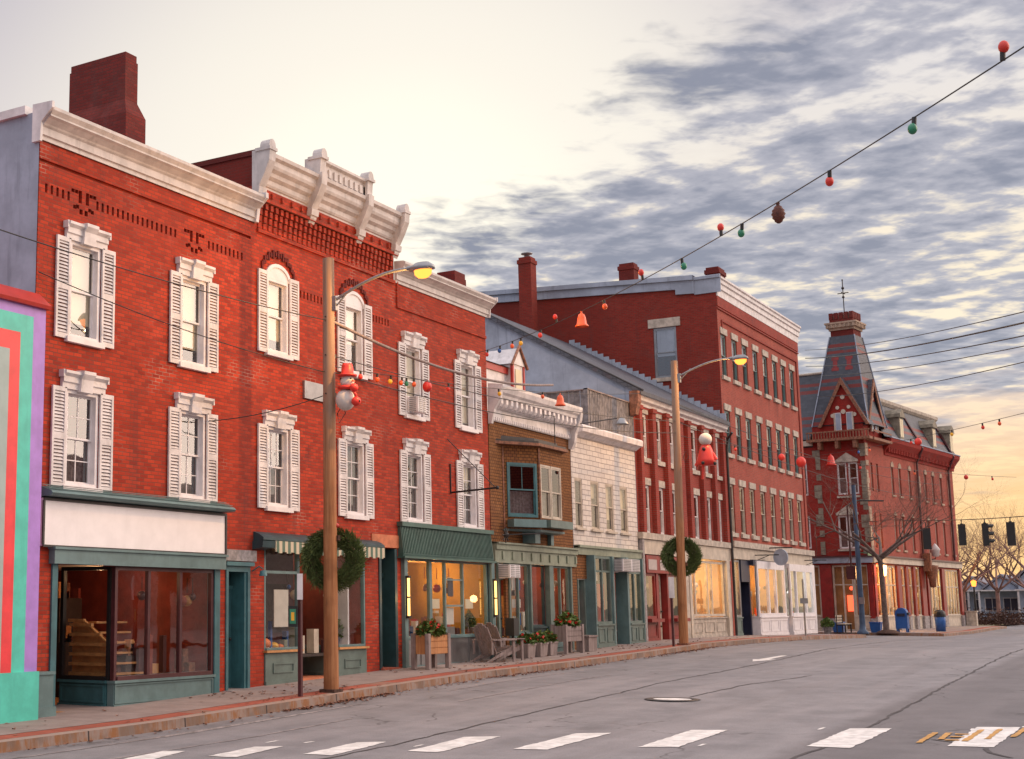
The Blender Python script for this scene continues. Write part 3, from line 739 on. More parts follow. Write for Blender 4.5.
A = {}
def slots(a, b, z0, z1, step=.148, w_=.062, dp=.1):
    n = int((b - a) / step); return [(a + i * step, a + i * step + w_, z0, z1, dp, True) for i in range(n)]
def motif(c, z):
    """stepped hole pattern in the brickwork"""
    q = []
    for sx_ in (-1, 1):
        for k, (dx, dz, h) in enumerate(((.30, .20, .07), (.20, .20, .07), (.10, .12, .24), (.17, -.08, .07), (.07, -.16, .10), (.24, -.10, .07))):
            x = c + dx * sx_ + (.0 if sx_ < 0 else .0); q.append((x - .045, x + .045, z + dz - h / 2, z + dz + h / 2, .1, True))
    return q
CORN1 = [(0, 0), (.06, 0), (.06, .10), (.12, .12), (.12, .30), (.17, .34), (.20, .38), (.34, .48), (.42, .52), (.42, .56), (.50, .66), (.50, .74), (.40, .78), (0, .80)]
CORN1 = [(d * .66, z * .76) for d, z in CORN1]
C1, C2, C3, C4, C5, C6 = 19.16, 22.46, 25.53, 28.82, 31.77, 34.88
T3 = (6.72, 8.52); T2 = (4.02, 5.76); T3A = (7.42, 9.12)
x0, x1 = 17.90, 24.62
t_ = thing('brick_building', 'red brick house at far left, with thick chimney and blank white shop sign', 'building', (21.2, 0, 0), 'brick houses of the left row')
A['1'] = t_
ops = [(c - .42, c + .42, *T) for c in (C1, C2) for T in (T3, T2)]
ops += [(18.55, 23.35, 0, 2.62, .02), (23.62, 24.46, 0, 2.78, .42)]
ops += slots(18.06, 18.8, 9.26, 9.43) + slots(19.45, 22.05, 9.26, 9.43) + slots(22.95, 24.4, 9.26, 9.43) + motif(19.1, 9.28) + motif(22.48, 9.28)
ops += [(17.9, 24.5, 9.80, 9.865, .06, True)]
b = MB(); wall(b, x0, x1, -.1, 10.22, ops); shell(b, x0, x1, 12, -.1, 10.22)
b.quad((x0, 0, 10.1), (x1, 0, 10.1), (x1, -12, 10.1), (x0, -12, 10.1), 0)
b.build('wall', 'brick_a', t_)
b = MB(); b.add([(x0 - .02, -.0, 0), (x0 - .02, -12, 0), (x0 - .02, -12, 10.78), (x0 - .02, 0.0, 10.74)], [(0, 1, 2, 3)]); b.build('side_wall', 'stucco', t_)
b = MB(); b.prof([(.0, 10.2), (.02, 10.2), (.02, 10.66), (-.4, 10.72), (-12, 10.74), (-12, 10.2)], x0, x1); b.build('parapet', 'stucco', t_)
cornice(t_, FX, x0 - .03, x1 - .02, 10.2, CORN1)
b = MB(); b.prof([(-.12, 10.15), (.08, 10.15), (.10, 10.5), (.24, 10.62), (.36, 10.72), (.36, 10.84), (-.12, 10.86)], x0 - .09, x0 - .03); b.prof([(-.3, 10.72), (-12, 10.72), (-12, 10.90), (-.3, 10.88)], x0 - .10, x0 + .3); b.prof([(0, 10.2), (.1, 10.2), (.14, 10.5), (.36, 10.7), (.36, 10.82), (0, 10.84)], x1 - .06, x1 + .04); b.build('cornice_end', 'white', t_)
chimney(t_, 21.97, 22.38, 1.5, 3.1, 10.2, 13.62, flare=2.0, cap=False)
bayA(t_, C1, *T3, 3, sash_kw=dict(blind=.82)); bayA(t_, C2, *T3, 3, sash_kw=dict(blind=.8))  # third-floor cream blinds added in place of sky mirrored in the glass
bayA(t_, C1, *T2, 2, sash_kw=dict(mun=(1, 1), lace=.5), hw=.44); bayA(t_, C2, *T2, 2, sash_kw=dict(mun=(1, 1), lace=.5))
# shop front of the first house
b = MB(); b.prof([(0, 3.78), (.30, 3.80), (.34, 3.84), (.30, 3.88), (0, 3.98)], 18.1, 23.52)
for i in range(3): b.box(18.1, 23.52, .05 + i * .08, .09 + i * .08, 3.99 - i * .035, 4.0 - i * .035)
b.build('canopy_moulding', 'teal_grey', t_)
b = MB(); b.box(18.12, 23.5, .002, .10, 2.93, 3.76); o = b.build('sign_board', 'sign_white', t_)
q = MB(); q.box(18.12, 23.5, .10, .125, 3.72, 3.77); q.box(18.12, 23.5, .10, .125, 2.91, 2.95); q.box(18.10, 18.15, .10, .125, 2.95, 3.72); q.box(23.46, 23.51, .10, .125, 2.95, 3.72); q.build('sign_edge', 'dark_metal', o)
b = MB(); b.box(18.40, 23.46, .0, .14, 2.63, 2.90); b.box(18.37, 23.49, .0, .18, 2.88, 2.925); b.build('fascia', 'teal_grey', t_)
b = MB(); b.box(18.46, 18.60, -.14, .04, .05, 2.63); b.box(23.20, 23.38, -.14, .05, .1, 2.63); b.build('post', 'teal', t_)
b = MB(); b.box(17.76, 18.42, .01, .16, -.05, .74); b.box(17.74, 18.44, .16, .22, -.05, .2); b.box(17.74, 18.44, 0, .19, .74, .79); b.build('pedestal', 'teal_grey', t_)
kx = 20.16
panelled(t_, FX, kx, 23.2, .0, .50, 'teal_grey', n=1, d=.02, frame=.02)
KW2 = dict(o=(kx, 0), u=(0, 1), flip=-1)                       # return pane facing the entrance alcove
panelled(t_, KW2, 0.15, 1.30, 0, .50, 'teal', n=1, d=.02, frame=.04)
glazing(t_, FX, kx, 23.2, .55, 2.63, (21.16, 22.14), 'maroon', d=.02, fw=.075)
glazing(t_, KW2, .10, 1.32, .55, 2.63, (), 'black', d=.01, fw=.07)
room(t_, FX, 18.62, 23.4, 4.5, .06, 2.66, 'interior_red', d0=-.15)  # red room colour stands in for dark red reflections in the panes
b = MB(); b.box(18.62, 20.1, -1.5, -1.44, 0, 2.6); b.build('alcove_wall', 'black', t_)
b = MB()                                                        # stepped wooden display stand behind the glass
for i in range(6):
    z = .62 + i * .19; dd = -.35 - i * .10
    b.box(20.45 + i * .04, 21.55, dd - .28, dd, z, z + .035)
b.add([(20.40, -.18, .6), (20.40, -1.22, .6), (20.40, -1.22, 1.66), (20.40, -.92, 1.66), (20.40, -.18, 1.18)], [(0, 1, 2, 3, 4)], 0)
b.build('display_stand', 'shelf_wood', t_)
b = MB()
for i in range(6):
    z = .62 + i * .18; b.box(20.28, 20.36, -1.2 + .0, -.22 - max(0, i - 3) * .22, z, z + .06)
b.box(20.28, 20.34, -.24, -.18, .6, 1.18); b.box(20.28, 20.34, -1.24, -.85, 1.60, 1.66)
b.ext([(20.28, 1.17), (20.34, 1.17), (20.34, 1.21), (20.28, 1.21)], -.24, -.18); 
b.tube([(20.31, -.21, 1.18), (20.31, -.87, 1.63)], .03, 4)
b.build('display_rail', 'shelf_wood', t_)
shopfit(t_, FX, 20.8, 23.1, 4.2, .06, 5, ('interior_dark', 'shelf_wood', 'interior_red', 'maroon', 'rust'))
shoplight((22.3, 1.8, 2.4), 16, (1, .45, .22)); shoplight((20.9, 1.0, 2.45), 10, (1, .55, .28))
# panelled doorway beside it
b = MB(); b.box(23.62, 23.70, -.40, .03, .2, 2.75); b.box(24.38, 24.47, -.40, .03, .2, 2.75); b.box(23.70, 24.38, -.40, .03, 2.60, 2.75); b.box(23.55, 24.53, 0, .1, 2.72, 2.80); b.box(24.30, 24.38, -.36, .0, .2, 2.6); b.box(23.70, 24.30, -.38, -.30, 2.25, 2.32); b.build('door_surround', 'teal', t_)
door(t_, FX, 23.72, 24.30, .22, 2.25, 'teal', d=-.34)
b = MB(); b.box(23.72, 24.3, -.40, -.36, 2.32, 2.6); b.build('transom', 'teal_dark', t_)
b = MB(); b.box(23.54, 24.66, .004, .06, 2.82, 3.05); b.build('lintel', 'granite', t_)
b = MB(); b.box(23.58, 24.52, -.4, .2, .0, .21); b.build('doorstep', 'granite', t_)
b = MB(); b.tube([(24.55, .02, 2.62), (24.55, .2, 2.72), (24.58, .28, 2.66)], .014, 6); b.lathe((24.58, .28, 2.52), [(.02, .12), (.07, .1), (.09, .0)], 10); b.build('gooseneck_lamp', 'teal', t_)
# ================================================================ A2: middle brick house, tall bracketed cornice
x0, x1 = 24.62, 30.85
t_ = thing('brick_building', 'red brick house with tall bracketed white cornice and two round-headed top windows', 'building', (27.9, 0, 0), 'brick houses of the left row')
T3A = (7.42, 9.08)
ops = [(c - .42, c + .42, *T3A) for c in (C3, C4)] + [(c - .42, c + .42, *T2) for c in (C3, C4)]
ops += slots(26.45, 27.65, 8.86, 9.03) + slots(29.75, 30.7, 8.86, 9.03)
ops += [(25.02, 29.24, .0, 3.22, .02), (29.88, 30.76, .0, 3.30, .45)]
b = MB(); wall(b, x0, x1, -.1, 11.05, ops); shell(b, x0, x1, 12, -.1, 11.05)
b.quad((x0, 0, 10.9), (x1, 0, 10.9), (x1, -12, 10.9), (x0, -12, 10.9), 0); b.build('wall', 'brick_a', t_)
b = MB()                                                        # corbel table
b.box(x0 + .1, x1, .003, .05, 10.02, 10.10); b.box(x0 + .1, x1, .003, .14, 10.72, 10.80); b.box(x0 + .1, x1, .003, .07, 10.80, 11.04)
n = 30; st = (x1 - x0 - .2) / n
for i in range(n):
    x = x0 + .12 + i * st
    for k in range(4): b.box(x, x + st * .5, .003, .03 + .022 * k, 10.12 + k * .15, 10.27 + k * .15 - .02)
    b.box(x + st * .12, x + st * .38, .07, .12, 10.86, 10.98) if i % 2 == 0 else None
b.build('corbel_table', 'brick_a', t_)
CORN2 = [(0, 0), (.07, 0), (.07, .12), (.12, .14), (.16, .20), (.18, .32), (.30, .40), (.34, .50), (.46, .58), (.50, .66), (.50, .80), (.62, .86), (.64, .96), (.54, 1.0), (0, 1.0)]
cn = cornice(t_, FX, x0 - .05, x1 + .05, 11.0, [(d * .64, z * .80) for d, z in CORN2])
CT = 11.76
b = MB(); b.prof([(0, CT), (.32, CT), (.32, CT + .34), (.40, CT + .38), (.40, CT + .44), (.30, CT + .48), (0, CT + .48)], 26.85, 28.95)
for i in range(9):
    x = 26.95 + i * .235; b.box(x, x + .12, .32, .36, CT + .06, CT + .26)
b.build('raised_panel', 'cornice', cn)
def bracket(s, ztop, big):
    b = MB(); w_ = .12
    b.prof([(0, 10.72), (.09, 10.66), (.16, 10.78), (.16, 10.95), (.24, 11.10), (.34, 11.28), (.46, 11.55), (.48, 11.82), (0, 11.82)], s - w_, s + w_)
    b.prof([(.05, 10.80), (.20, 10.84), (.22, 10.98), (.10, 11.02)], s - w_ - .03, s + w_ + .03)
    z = 12.2 if big else 11.82
    if big: b.prof([(.0, 11.82), (.42, 11.82), (.44, 12.1), (.46, 12.2), (.0, 12.2)], s - w_, s + w_)
    b.box(s - w_ - .03, s + w_ + .03, .1, .50, z - .04, z + .03)
    pts = [(s + .13 * math.cos(math.pi * i / 8), z + .03 + .19 * math.sin(math.pi * i / 8)) for i in range(9)]
    b.ext(pts, .22, .47)
    b.build('bracket', 'cornice', cn)
for s_, bg in ((24.66, 0), (26.8, 1), (28.95, 1), (30.75, 0)): bracket(s_, 0, bg)
b = MB(); b.box(x0 + .3, x0 + .6, -7, -.02, 10.9, 11.86, 0); b.box(x0 + .26, x0 + .64, -7.04, -.05, 11.86, 11.98, 1)
b.build('parapet_wall', ['brick_side', 'brick_chimney'], t_)
bayA(t_, C3, *T3A, 3, arch=True, sash_kw=dict(blind=.8)); bayA(t_, C4, *T3A, 3, arch=True, sash_kw=dict(blind=.55))  # cream blinds added for the reflected sky in the arched windows
bayA(t_, C3, *T2, 2, sash_kw=dict(mun=(2, 1), lace=.5, munl=(2, 1))); bayA(t_, C4, *T2, 2, sash_kw=dict(mun=(1, 1), lace=.9))
# shop front: awning box, windows either side of a recessed entry
b = MB(); b.prof([(0, 3.24), (.2, 3.26), (.26, 3.28), (.26, 3.33), (.16, 3.40), (0, 3.46)], 24.62, 29.75); b.prof([(0, 3.08), (.26, 3.12), (.28, 3.26), (0, 3.26)], 24.58, 25.05); aw = b.build('awning', 'teal_dark', t_)
b = MB(); n = 56; a, c = 25.06, 29.72
for i in range(n):
    xa, xb = a + (c - a) * i / n, a + (c - a) * (i + 1) / n; h = .20 + .05 * math.sin(math.pi * ((i % 4) + .5) / 4)
    b.box(xa, xb, .26, .28, 3.26 - h, 3.27)
b.build('valance', 'awning_stripe', aw)
for (a, c, nn) in ((25.03, 26.38, 1), (27.95, 29.23, 1)):
    panelled(t_, FX, a, c, .2, .92, 'sage', n=1, d=.03, frame=.28)
    b = MB(); b.box(a - .04, c + .02, -.75, .1, .92, .97); b.build('window_sill', 'shelf_wood', t_)
    glazing(t_, FX, a, c, .97, 3.22, (), 'teal_grey', d=.0, fw=.05, trans=2.62 if a < 26 else None)
b = MB()                                                        # canted panes and inner door of the entry
b.box(26.36, 26.40, -.06, 0, .2, 3.2); b.box(27.91, 27.96, -.06, 0, .2, 3.2)
b.build('post', 'teal_grey', t_)
KWL = dict(o=(27.95, .06), u=(0, 1), flip=-1)
glazing(t_, KWL, 0, 1.1, .97, 3.2, (), 'teal_grey', d=0, fw=.04); panelled(t_, KWL, 0, 1.1, .2, .92, 'sage', n=1, d=0, frame=.1)
b = MB(); b.box(26.42, 27.9, -1.25, -1.15, .2, 3.2, 0); b.box(26.6, 27.6, -1.14, -1.12, 1.3, 2.4, 1); b.build('entry_door', ['maroon', 'interior_dark'], t_)
b = MB(); b.box(26.4, 27.93, -1.2, .05, .05, .33); b.build('doorstep', 'plaster_orange', t_)
room(t_, FX, 25.04, 29.2, 3.5, .3, 3.25, 'interior_red', 'interior_dark', d0=-.1, ceil='interior_dark')
shopfit(t_, FX, 25.2, 29, 3.3, .3, 11, ('interior_dark', 'paper', 'sage_light', 'maroon', 'cream', 'blue_plastic'))
b = MB(); b.box(25.55, 26.1, -.12, -.10, 1.45, 2.25); b.build('poster', 'paper', t_)
b = MB(); b.box(28.6, 28.66, -.5, -.1, 1.0, 2.4, 0); b.add([(28.1, -.3, 1.0), (28.75, -.35, 1.0), (28.35, -.3, 1.75)], [(0, 1, 2)], 0); b.build('display_cloth', 'white_clean', t_)
shoplight((26, 1.4, 2.9), 14); shoplight((28.4, 1.6, 2.9), 16, (1, .7, .4))
# narrow dark doorway at its right
b = MB(); b.box(29.88, 29.98, -.42, .03, .38, 3.28); b.box(30.64, 30.76, -.42, .03, .38, 3.28); b.box(29.98, 30.64, -.42, -.3, 2.58, 2.70); b.build('door_surround', 'teal_dark', t_)
door(t_, FX, 29.98, 30.64, .42, 2.58, 'teal', d=-.36)
b = MB(); b.box(29.98, 30.64, -.40, -.38, 2.7, 3.28); b.build('transom', 'black', t_)
b = MB(); b.box(29.9, 30.74, -.42, .12, .1, .43); b.build('doorstep', 'brick_paving', t_)
b = MB(); b.box(29.55, 30.98, .003, .03, 3.31, 3.62); b.build('lintel', 'plaster_orange', t_)
b = MB(); b.ball((30.3, -.26, 2.64), .06, 8); b.build('door_lamp', 'white_plastic', t_)
b = MB(); b.box(26.55, 27.55, .003, .06, 6.55, 6.95); tag(recenter(b.build('metal_plate', 'grey_metal')), 'plain grey metal plate on brick wall behind first utility pole', 'plate')
def unit(name, s0, s1, d, z0, z1, label, group=None):
    o = thing(name, label, 'air conditioner', ((s0 + s1) / 2, -d / 2, z0), group)
    b = MB(); b.box(s0, s1, -.1, d, z0, z1); b.box(s0 - .02, s1 + .02, -.06, .02, z0 - .02, z1 + .02); b.build('case', 'white_clean', o)
    b = MB(); n = int((z1 - z0) / .045)
    for i in range(n): z = z0 + (z1 - z0) * (i + .5) / n; b.box(s0 + .06, s0 + (s1 - s0) * .45, d, d + .012, z - .010, z + .010); b.box(s0 + (s1 - s0) * .55, s1 - .06, d, d + .012, z - .010, z + .010)
    for i in range(n): z = z0 + (z1 - z0) * (i + .5) / n; b.box(s0 - .012, s0, .06, d - .05, z - .010, z + .010)
    b.build('grille', 'grey_metal', o); return o

# ================================================================ A3: right brick house with green canopy shop
x0, x1 = 30.85, 36.15
t_ = thing('brick_building', 'red brick house at right end of the brick row above the green metal canopy', 'building', (33.6, 0, 0), 'brick houses of the left row')
ops = [(c - .42, c + .42, *T) for c in (C5, C6) for T in (T3, T2)] + [(31.0 + .15, 35.95, .0, 3.06, .02)]
b = MB(); wall(b, x0, x1, -.1, 10.12, ops); shell(b, x0, x1, 12, -.1, 10.12); b.quad((x0, 0, 10.0), (x1, 0, 10.0), (x1, -12, 10.0), (x0, -12, 10.0), 0)
b.build('wall', 'brick_a', t_)
b = MB(); b.box(x0 + .1, x1 - .03, .003, .045, 9.42, 9.50); b.box(x0 + .1, x0 + .16, .003, .04, 9.5, 10.1); b.build('string_course', 'brick_a', t_)
cornice(t_, FX, x0 + .02, x1 + .10, 10.06, [(d, z * .92) for d, z in CORN1])
b = MB(); b.prof([(0, 10.06), (.1, 10.06), (.12, 10.3), (.35, 10.5), (.35, 10.62), (0, 10.64)], x1 + .10, x1 + .14); b.build('cornice_end', 'white', t_)
chimney(t_, 35.3, 36.0, .5, 1.1, 9.6, 11.35, cap=False)
bayA(t_, C5, *T3, 3, sash_kw=dict(blind=.8)); bayA(t_, C6, *T3, 3, sash_kw=dict(blind=.9)); bayA(t_, C5, *T2, 2, sash_kw=dict(mun=(1, 1), lace=.5)); bayA(t_, C6, *T2, 2, sash_kw=dict(mun=(1, 1), blind=.3, lace=.45))  # top-floor blinds again stand in for mirrored sky
unit('air_conditioner', C5 - .30, C5 + .16, .30, 6.78, 7.18, 'small white air conditioner in top floor window of the brick row')
b = MB(); b.prof([(0, 3.10), (.14, 3.10), (.16, 3.18), (.08, 3.86), (0, 3.9)], 30.86, 36.0)
n = 62
for i in range(n):
    x = 30.9 + i * 5.1 / n; b.add([(x, .178, 3.2), (x + .022, .178, 3.2), (x + .022, .098, 3.86), (x, .098, 3.86), (x, .155, 3.18), (x + .022, .155, 3.18), (x + .022, .078, 3.85), (x, .078, 3.85)], [(0, 1, 2, 3), (0, 3, 7, 4), (1, 2, 6, 5)])
b.box(30.82, 36.04, 0, .16, 3.86, 3.97); b.box(30.82, 36.04, 0, .22, 3.07, 3.12); b.build('canopy', 'green_metal', t_)
b = MB(); b.box(31.0, 31.16, -.1, .1, .35, 3.1); b.box(35.95, 36.15, -.1, .1, .4, 3.1); b.build('post', 'teal_grey', t_)
glazing(t_, FX, 31.18, 32.55, 1.10, 3.08, (), 'teal_grey', d=0, fw=.05)
glazing(t_, FX, 32.60, 35.92, 1.10, 3.08, (33.42, 34.45), 'teal_grey', d=-.02, fw=.06, trans=None)
b = MB(); b.box(33.45, 34.42, -.08, -.03, 1.88, 1.93); b.box(33.45, 34.42, -.08, -.03, 2.56, 2.6); b.build('glazing_bar', 'teal_grey', t_)
b = MB(); b.box(31.18, 32.55, -.1, .03, .35, 1.10, 0); b.box(32.6, 35.92, -.1, .02, .38, 1.10, 0)
for x in (31.9, 33.4, 34.6, 35.3): b.box(x, x + .03, .02, .05, .42, 1.08, 0)
b.box(31.16, 35.95, .0, .07, .33, .44, 1); b.box(31.16, 35.95, .0, .06, 1.08, 1.13, 1); b.build('bulkhead', ['grey_metal', 'teal_grey'], t_)
room(t_, FX, 31.1, 35.98, 3.6, .5, 3.1, 'interior_yellow', 'interior_dark', d0=-.11, ceil='interior_warm')
shopfit(t_, FX, 31.3, 35.6, 3.4, .5, 21, ('interior_red', 'paper', 'maroon', 'interior_yellow', 'rust', 'blue_plastic', 'red_paint'))
b = MB(); b.box(32.8, 33.25, -.14, -.12, 1.83, 2.08); b.box(34.75, 35.2, -.14, -.12, 1.83, 2.08); b.build('notice', 'blind', t_)
b = MB(); b.box(33.55, 34.05, -.14, -.12, 1.42, 1.85, 0); b.box(33.5, 34.1, -.14, -.125, 1.12, 1.36, 1); b.box(33.75, 34.05, -.14, -.12, 2.15, 2.62, 2); b.build('poster', ['paper', 'grey_metal', 'navy'], t_)
shoplight((32.2, 1.4, 2.7), 30, (1, .58, .22)); shoplight((34.0, 1.6, 2.7), 46, (1, .58, .22)); shoplight((35.3, 1.4, 2.7), 30, (1, .55, .2))
for x, lb in ((31.08, 'lit vertical tube lamp at left edge of the green canopied shop'), (36.05, 'lit vertical tube lamp at right edge of the green canopied shop')):
    o = thing('wall_lamp', lb, 'wall lamp', (x, -.1, 1.62), 'tube lamps of the canopied shop')
    b = MB(); b.tube([(x, .16, 1.66), (x, .16, 2.58)], .035, 8); b.build('tube', 'tube_glow', o)
    b = MB(); b.box(x - .03, x + .03, .10, .14, 1.6, 2.64); b.box(x - .05, x + .05, .1, .2, 2.58, 2.64); b.box(x - .05, x + .05, .1, .2, 1.6, 1.66); b.box(x - .04, x + .04, .13, .2, 2.09, 2.13); b.build('back_plate', 'dark_metal', o)
    shoplight((x, -.38, 2.1), 5, (1, .55, .2), .1)
# empty sign bracket
o = thing('sign_bracket', 'empty black iron sign bracket on the right brick house', 'sign bracket', (33.7, 0, 4.6))
b = MB(); b.tube([(33.75, .02, 4.85), (33.75, .02, 5.65)], .02, 6); b.tube([(33.75, .02, 4.88), (33.75, 1.35, 4.95)], .028, 6); b.tube([(33.6, .02, 6.3), (33.75, 1.3, 4.97)], .012, 5); b.ball((33.75, 1.37, 4.95), .05, 6); b.build('arm', 'black', o)

# ================================================================ B: brown shingled shop house
x0, x1 = 36.20, 42.10
t_ = thing('shingled_building', 'brown shingled shop house with white toothed cornice and a bay window', 'building', (39.3, 0, 0))
ops = [(36.45, 42.15, 0, 3.12, .02), (37.5, 40.2, 4.1, 6.3, .02)]
b = MB(); wall(b, x0, x1, -.1, 7.32, ops); shell(b, x0, x1, 9, -.1, 7.32); b.quad((x0, 0, 7.3), (x1, 0, 7.3), (x1, -9, 7.3), (x0, -9, 7.3), 0)
b.build('wall', 'shingle_brown', t_)
cn = cornice(t_, FX, x0 + .02, x1 + .02, 7.10, [(0, 0), (.06, 0), (.07, .34), (.14, .36), (.18, .44), (.22, .46), (.22, .62), (.34, .64), (.36, .72), (.42, .78), (.46, .92), (.46, 1.0), (0, 1.06)], 'white')
b = MB(); n = 17
for i in range(n):
    x = x0 + .25 + i * (x1 - x0 - .5) / (n - 1); b.prof([(.15, 7.46), (.28, 7.50), (.33, 7.58), (.33, 7.73), (.15, 7.73)], x - .07, x + .07)
n = 46
for i in range(n):
    x = x0 + .08 + i * (x1 - x0 - .16) / (n - 1); b.box(x - .03, x + .03, .07, .10, 7.12, 7.22)
b.build('dentils', 'white_clean', cn)
b = MB(); b.prof([(0, 6.8), (.1, 6.8), (.2, 7.0), (.25, 7.3), (.42, 7.7), (.46, 7.95), (0, 7.95)], x1 - .12, x1 + .06); b.prof([(0, 7.0), (.1, 7.0), (.2, 7.4), (.40, 7.7), (.44, 8.02), (0, 8.02)], x0 - .02, x0 + .10); b.build('end_bracket', 'white', cn)
# bay
BP = [(37.05, 0), (38.2, .62), (39.95, .62), (40.6, 0)]
L_ = math.hypot(1.15, .62); KA = dict(o=(37.05, 0), u=(1.15 / L_, -.62 / L_)); KB = dict(o=(38.2, -.62), u=(1, 0)); LC = math.hypot(.65, .62); KC = dict(o=(39.95, -.62), u=(.65 / LC, .62 / LC))
b = MB(**KA); wall(b, 0, L_, 4.08, 6.5, [(.14, L_ - .10, 4.42, 5.98)]); bay = b.build('bay', 'shingle_brown', t_)
b = MB(**KB); wall(b, 0, 1.75, 4.08, 6.5, [(.10, 1.60, 4.42, 5.98)]); b.build('bay_front', 'shingle_brown', bay)
b = MB(**KC); wall(b, 0, LC, 4.08, 6.5, []); b.build('bay_side', 'shingle_brown', bay)
b = MB(); b.plan(BP, 4.02, 4.08); b.build('bay_floor', 'teal_grey', bay)
b = MB(); b.plan([(36.6, 0), (37.95, .76), (40.1, .76), (40.9, 0)], 6.48, 6.56, 0); b.plan([(36.65, 0), (38.0, .72), (40.05, .72), (40.8, 0)], 6.56, 6.62, 1); b.plan([(37.0, 0), (38.2, .5), (39.9, .5), (40.5, 0)], 6.62, 6.74, 1); b.build('bay_hood', ['rust', 'dark_metal'], bay)
b = MB(**KA); b.box(-.02, .03, .0, .03, 4.1, 6.45); b.box(L_ - .03, L_ + .02, 0, .03, 4.1, 6.45); b.build('corner_board', 'rust', bay)
sash(bay, KA, .14, L_ - .10, 4.42, 5.98, mat='teal', d=.03, fw=.07, mun=(1, 0), lace=.48, munl=(0, 0))
sash(bay, KB, .10, .82, 4.42, 5.98, mat='cream', d=.0, fw=.05, mun=(0, 0), lace=.45); sash(bay, KB, .86, 1.60, 4.42, 5.98, mat='cream', d=.0, fw=.05, lace=.45)
b = MB(**KA); b.box(.1, L_ - .05, .04, .34, 4.12, 4.34); b.build('window_box', 'teal_grey', bay)
b = MB(**KB); b.box(.05, 1.7, .04, .30, 4.14, 4.36); b.build('window_box', 'sage', bay)
b = MB(); b.box(38.3, 38.65, .0, .4, 3.7, 4.02); b.box(40.1, 40.3, 0, .12, 3.7, 4.1); b.build('bay_bracket', 'teal_grey', bay)
b = MB(); b.box(x0 + .02, x1 - .03, .0, .16, 3.47, 3.66); b.box(x0 + .02, x1 - .03, .0, .1, 3.10, 3.47); b.box(x0 + .02, x1 - .03, 0, .22, 3.62, 3.67)
for i in range(9):
    x = 36.65 + i * .66; b.box(x, x + .10, .1, .14, 3.2, 3.42)
b.build('fascia', 'sage_light', t_)
b = MB()
for a, c in ((36.42, 36.50), (37.16, 37.26), (38.62, 38.72), (40.02, 40.32), (41.66, 41.76)): b.box(a, c, -.1, .07, .5, 3.12)
b.build('post', 'sage', t_)
b = MB(); b.box(41.78, 42.2, -.05, .04, .5, 3.12); b.box(37.0, 37.15, -.05, .03, .5, 2.7); b.build('pier', 'shingle_brown', t_)
glazing(t_, FX, 37.27, 38.61, 1.14, 3.1, (37.94,), 'sage', d=.0, fw=.06); glazing(t_, FX, 40.33, 41.65, 1.14, 3.1, (41.0,), 'sage', d=0, fw=.06); glazing(t_, FX, 38.73, 40.0, 1.3, 3.1, (), 'teal_dark', d=-.10, fw=.05)
panelled(t_, FX, 37.27, 38.61, .5, 1.10, 'teal_grey', 1, .02); panelled(t_, FX, 38.73, 40.0, .5, 1.25, 'teal_dark', 2, -.06); panelled(t_, FX, 40.33, 41.65, .5, 1.10, 'teal_grey', 1, .02)
door(t_, FX, 36.50, 37.0, .55, 2.62, 'sage', d=-.12, light=True)
b = MB(); b.box(36.5, 37.16, -.12, -.06, 2.62, 3.1); b.build('transom', 'sage', t_)
room(t_, FX, 36.5, 42.1, 3.6, .5, 3.14, 'interior_red', 'interior_dark', d0=-.16); shopfit(t_, FX, 36.8, 42, 3.4, .5, 31)
b = MB()
rd = random.Random(77)
for x in (37.4, 37.75, 38.1, 41.1): 
    for k in range(3): b.box(x, x + .22, -.14, -.13, 1.35 + k * .5, 1.62 + k * .5 + rd.uniform(-.05, .1), rd.choice([0, 0, 1, 2]))
b.build('poster', ['paper', 'red_plastic', 'blue_plastic'], t_)
shoplight((37.7, 1.1, 2.8), 22, (1, .65, .35)); shoplight((39.4, 1.5, 2.8), 16, (1, .5, .22)); shoplight((41.2, 1.2, 2.8), 22, (1, .6, .3))
for x in (38.3, 41.2):
    b = MB(); b.lathe((x, -.5, 2.55), [(.001, .16), (.05, .14), (.06, -.04), (.001, -.06)], 8); b.build('hanging_lamp', 'red_glow', t_)
unit('air_conditioner', 36.46, 37.14, .42, 2.68, 3.04, 'white air conditioner over the narrow door of the brown shingled house')
o = thing('sign_bracket', 'black star shaped iron bracket at left end of the sage fascia', 'sign bracket', (36.9, -.1, 3.8))
b = MB(); b.tube([(36.4, .25, 3.86), (36.9, 1.3, 3.9)], .02, 6)
for k in range(4): a = k * math.pi / 4; b.tube([(36.5 + .22 * math.cos(a), .3, 3.86 + .22 * math.sin(a)), (36.5 - .22 * math.cos(a), .3, 3.86 - .22 * math.sin(a))], .018, 5)
b.ball((36.5, .32, 3.86), .08, 8); b.build('arm', 'dark_metal', o)
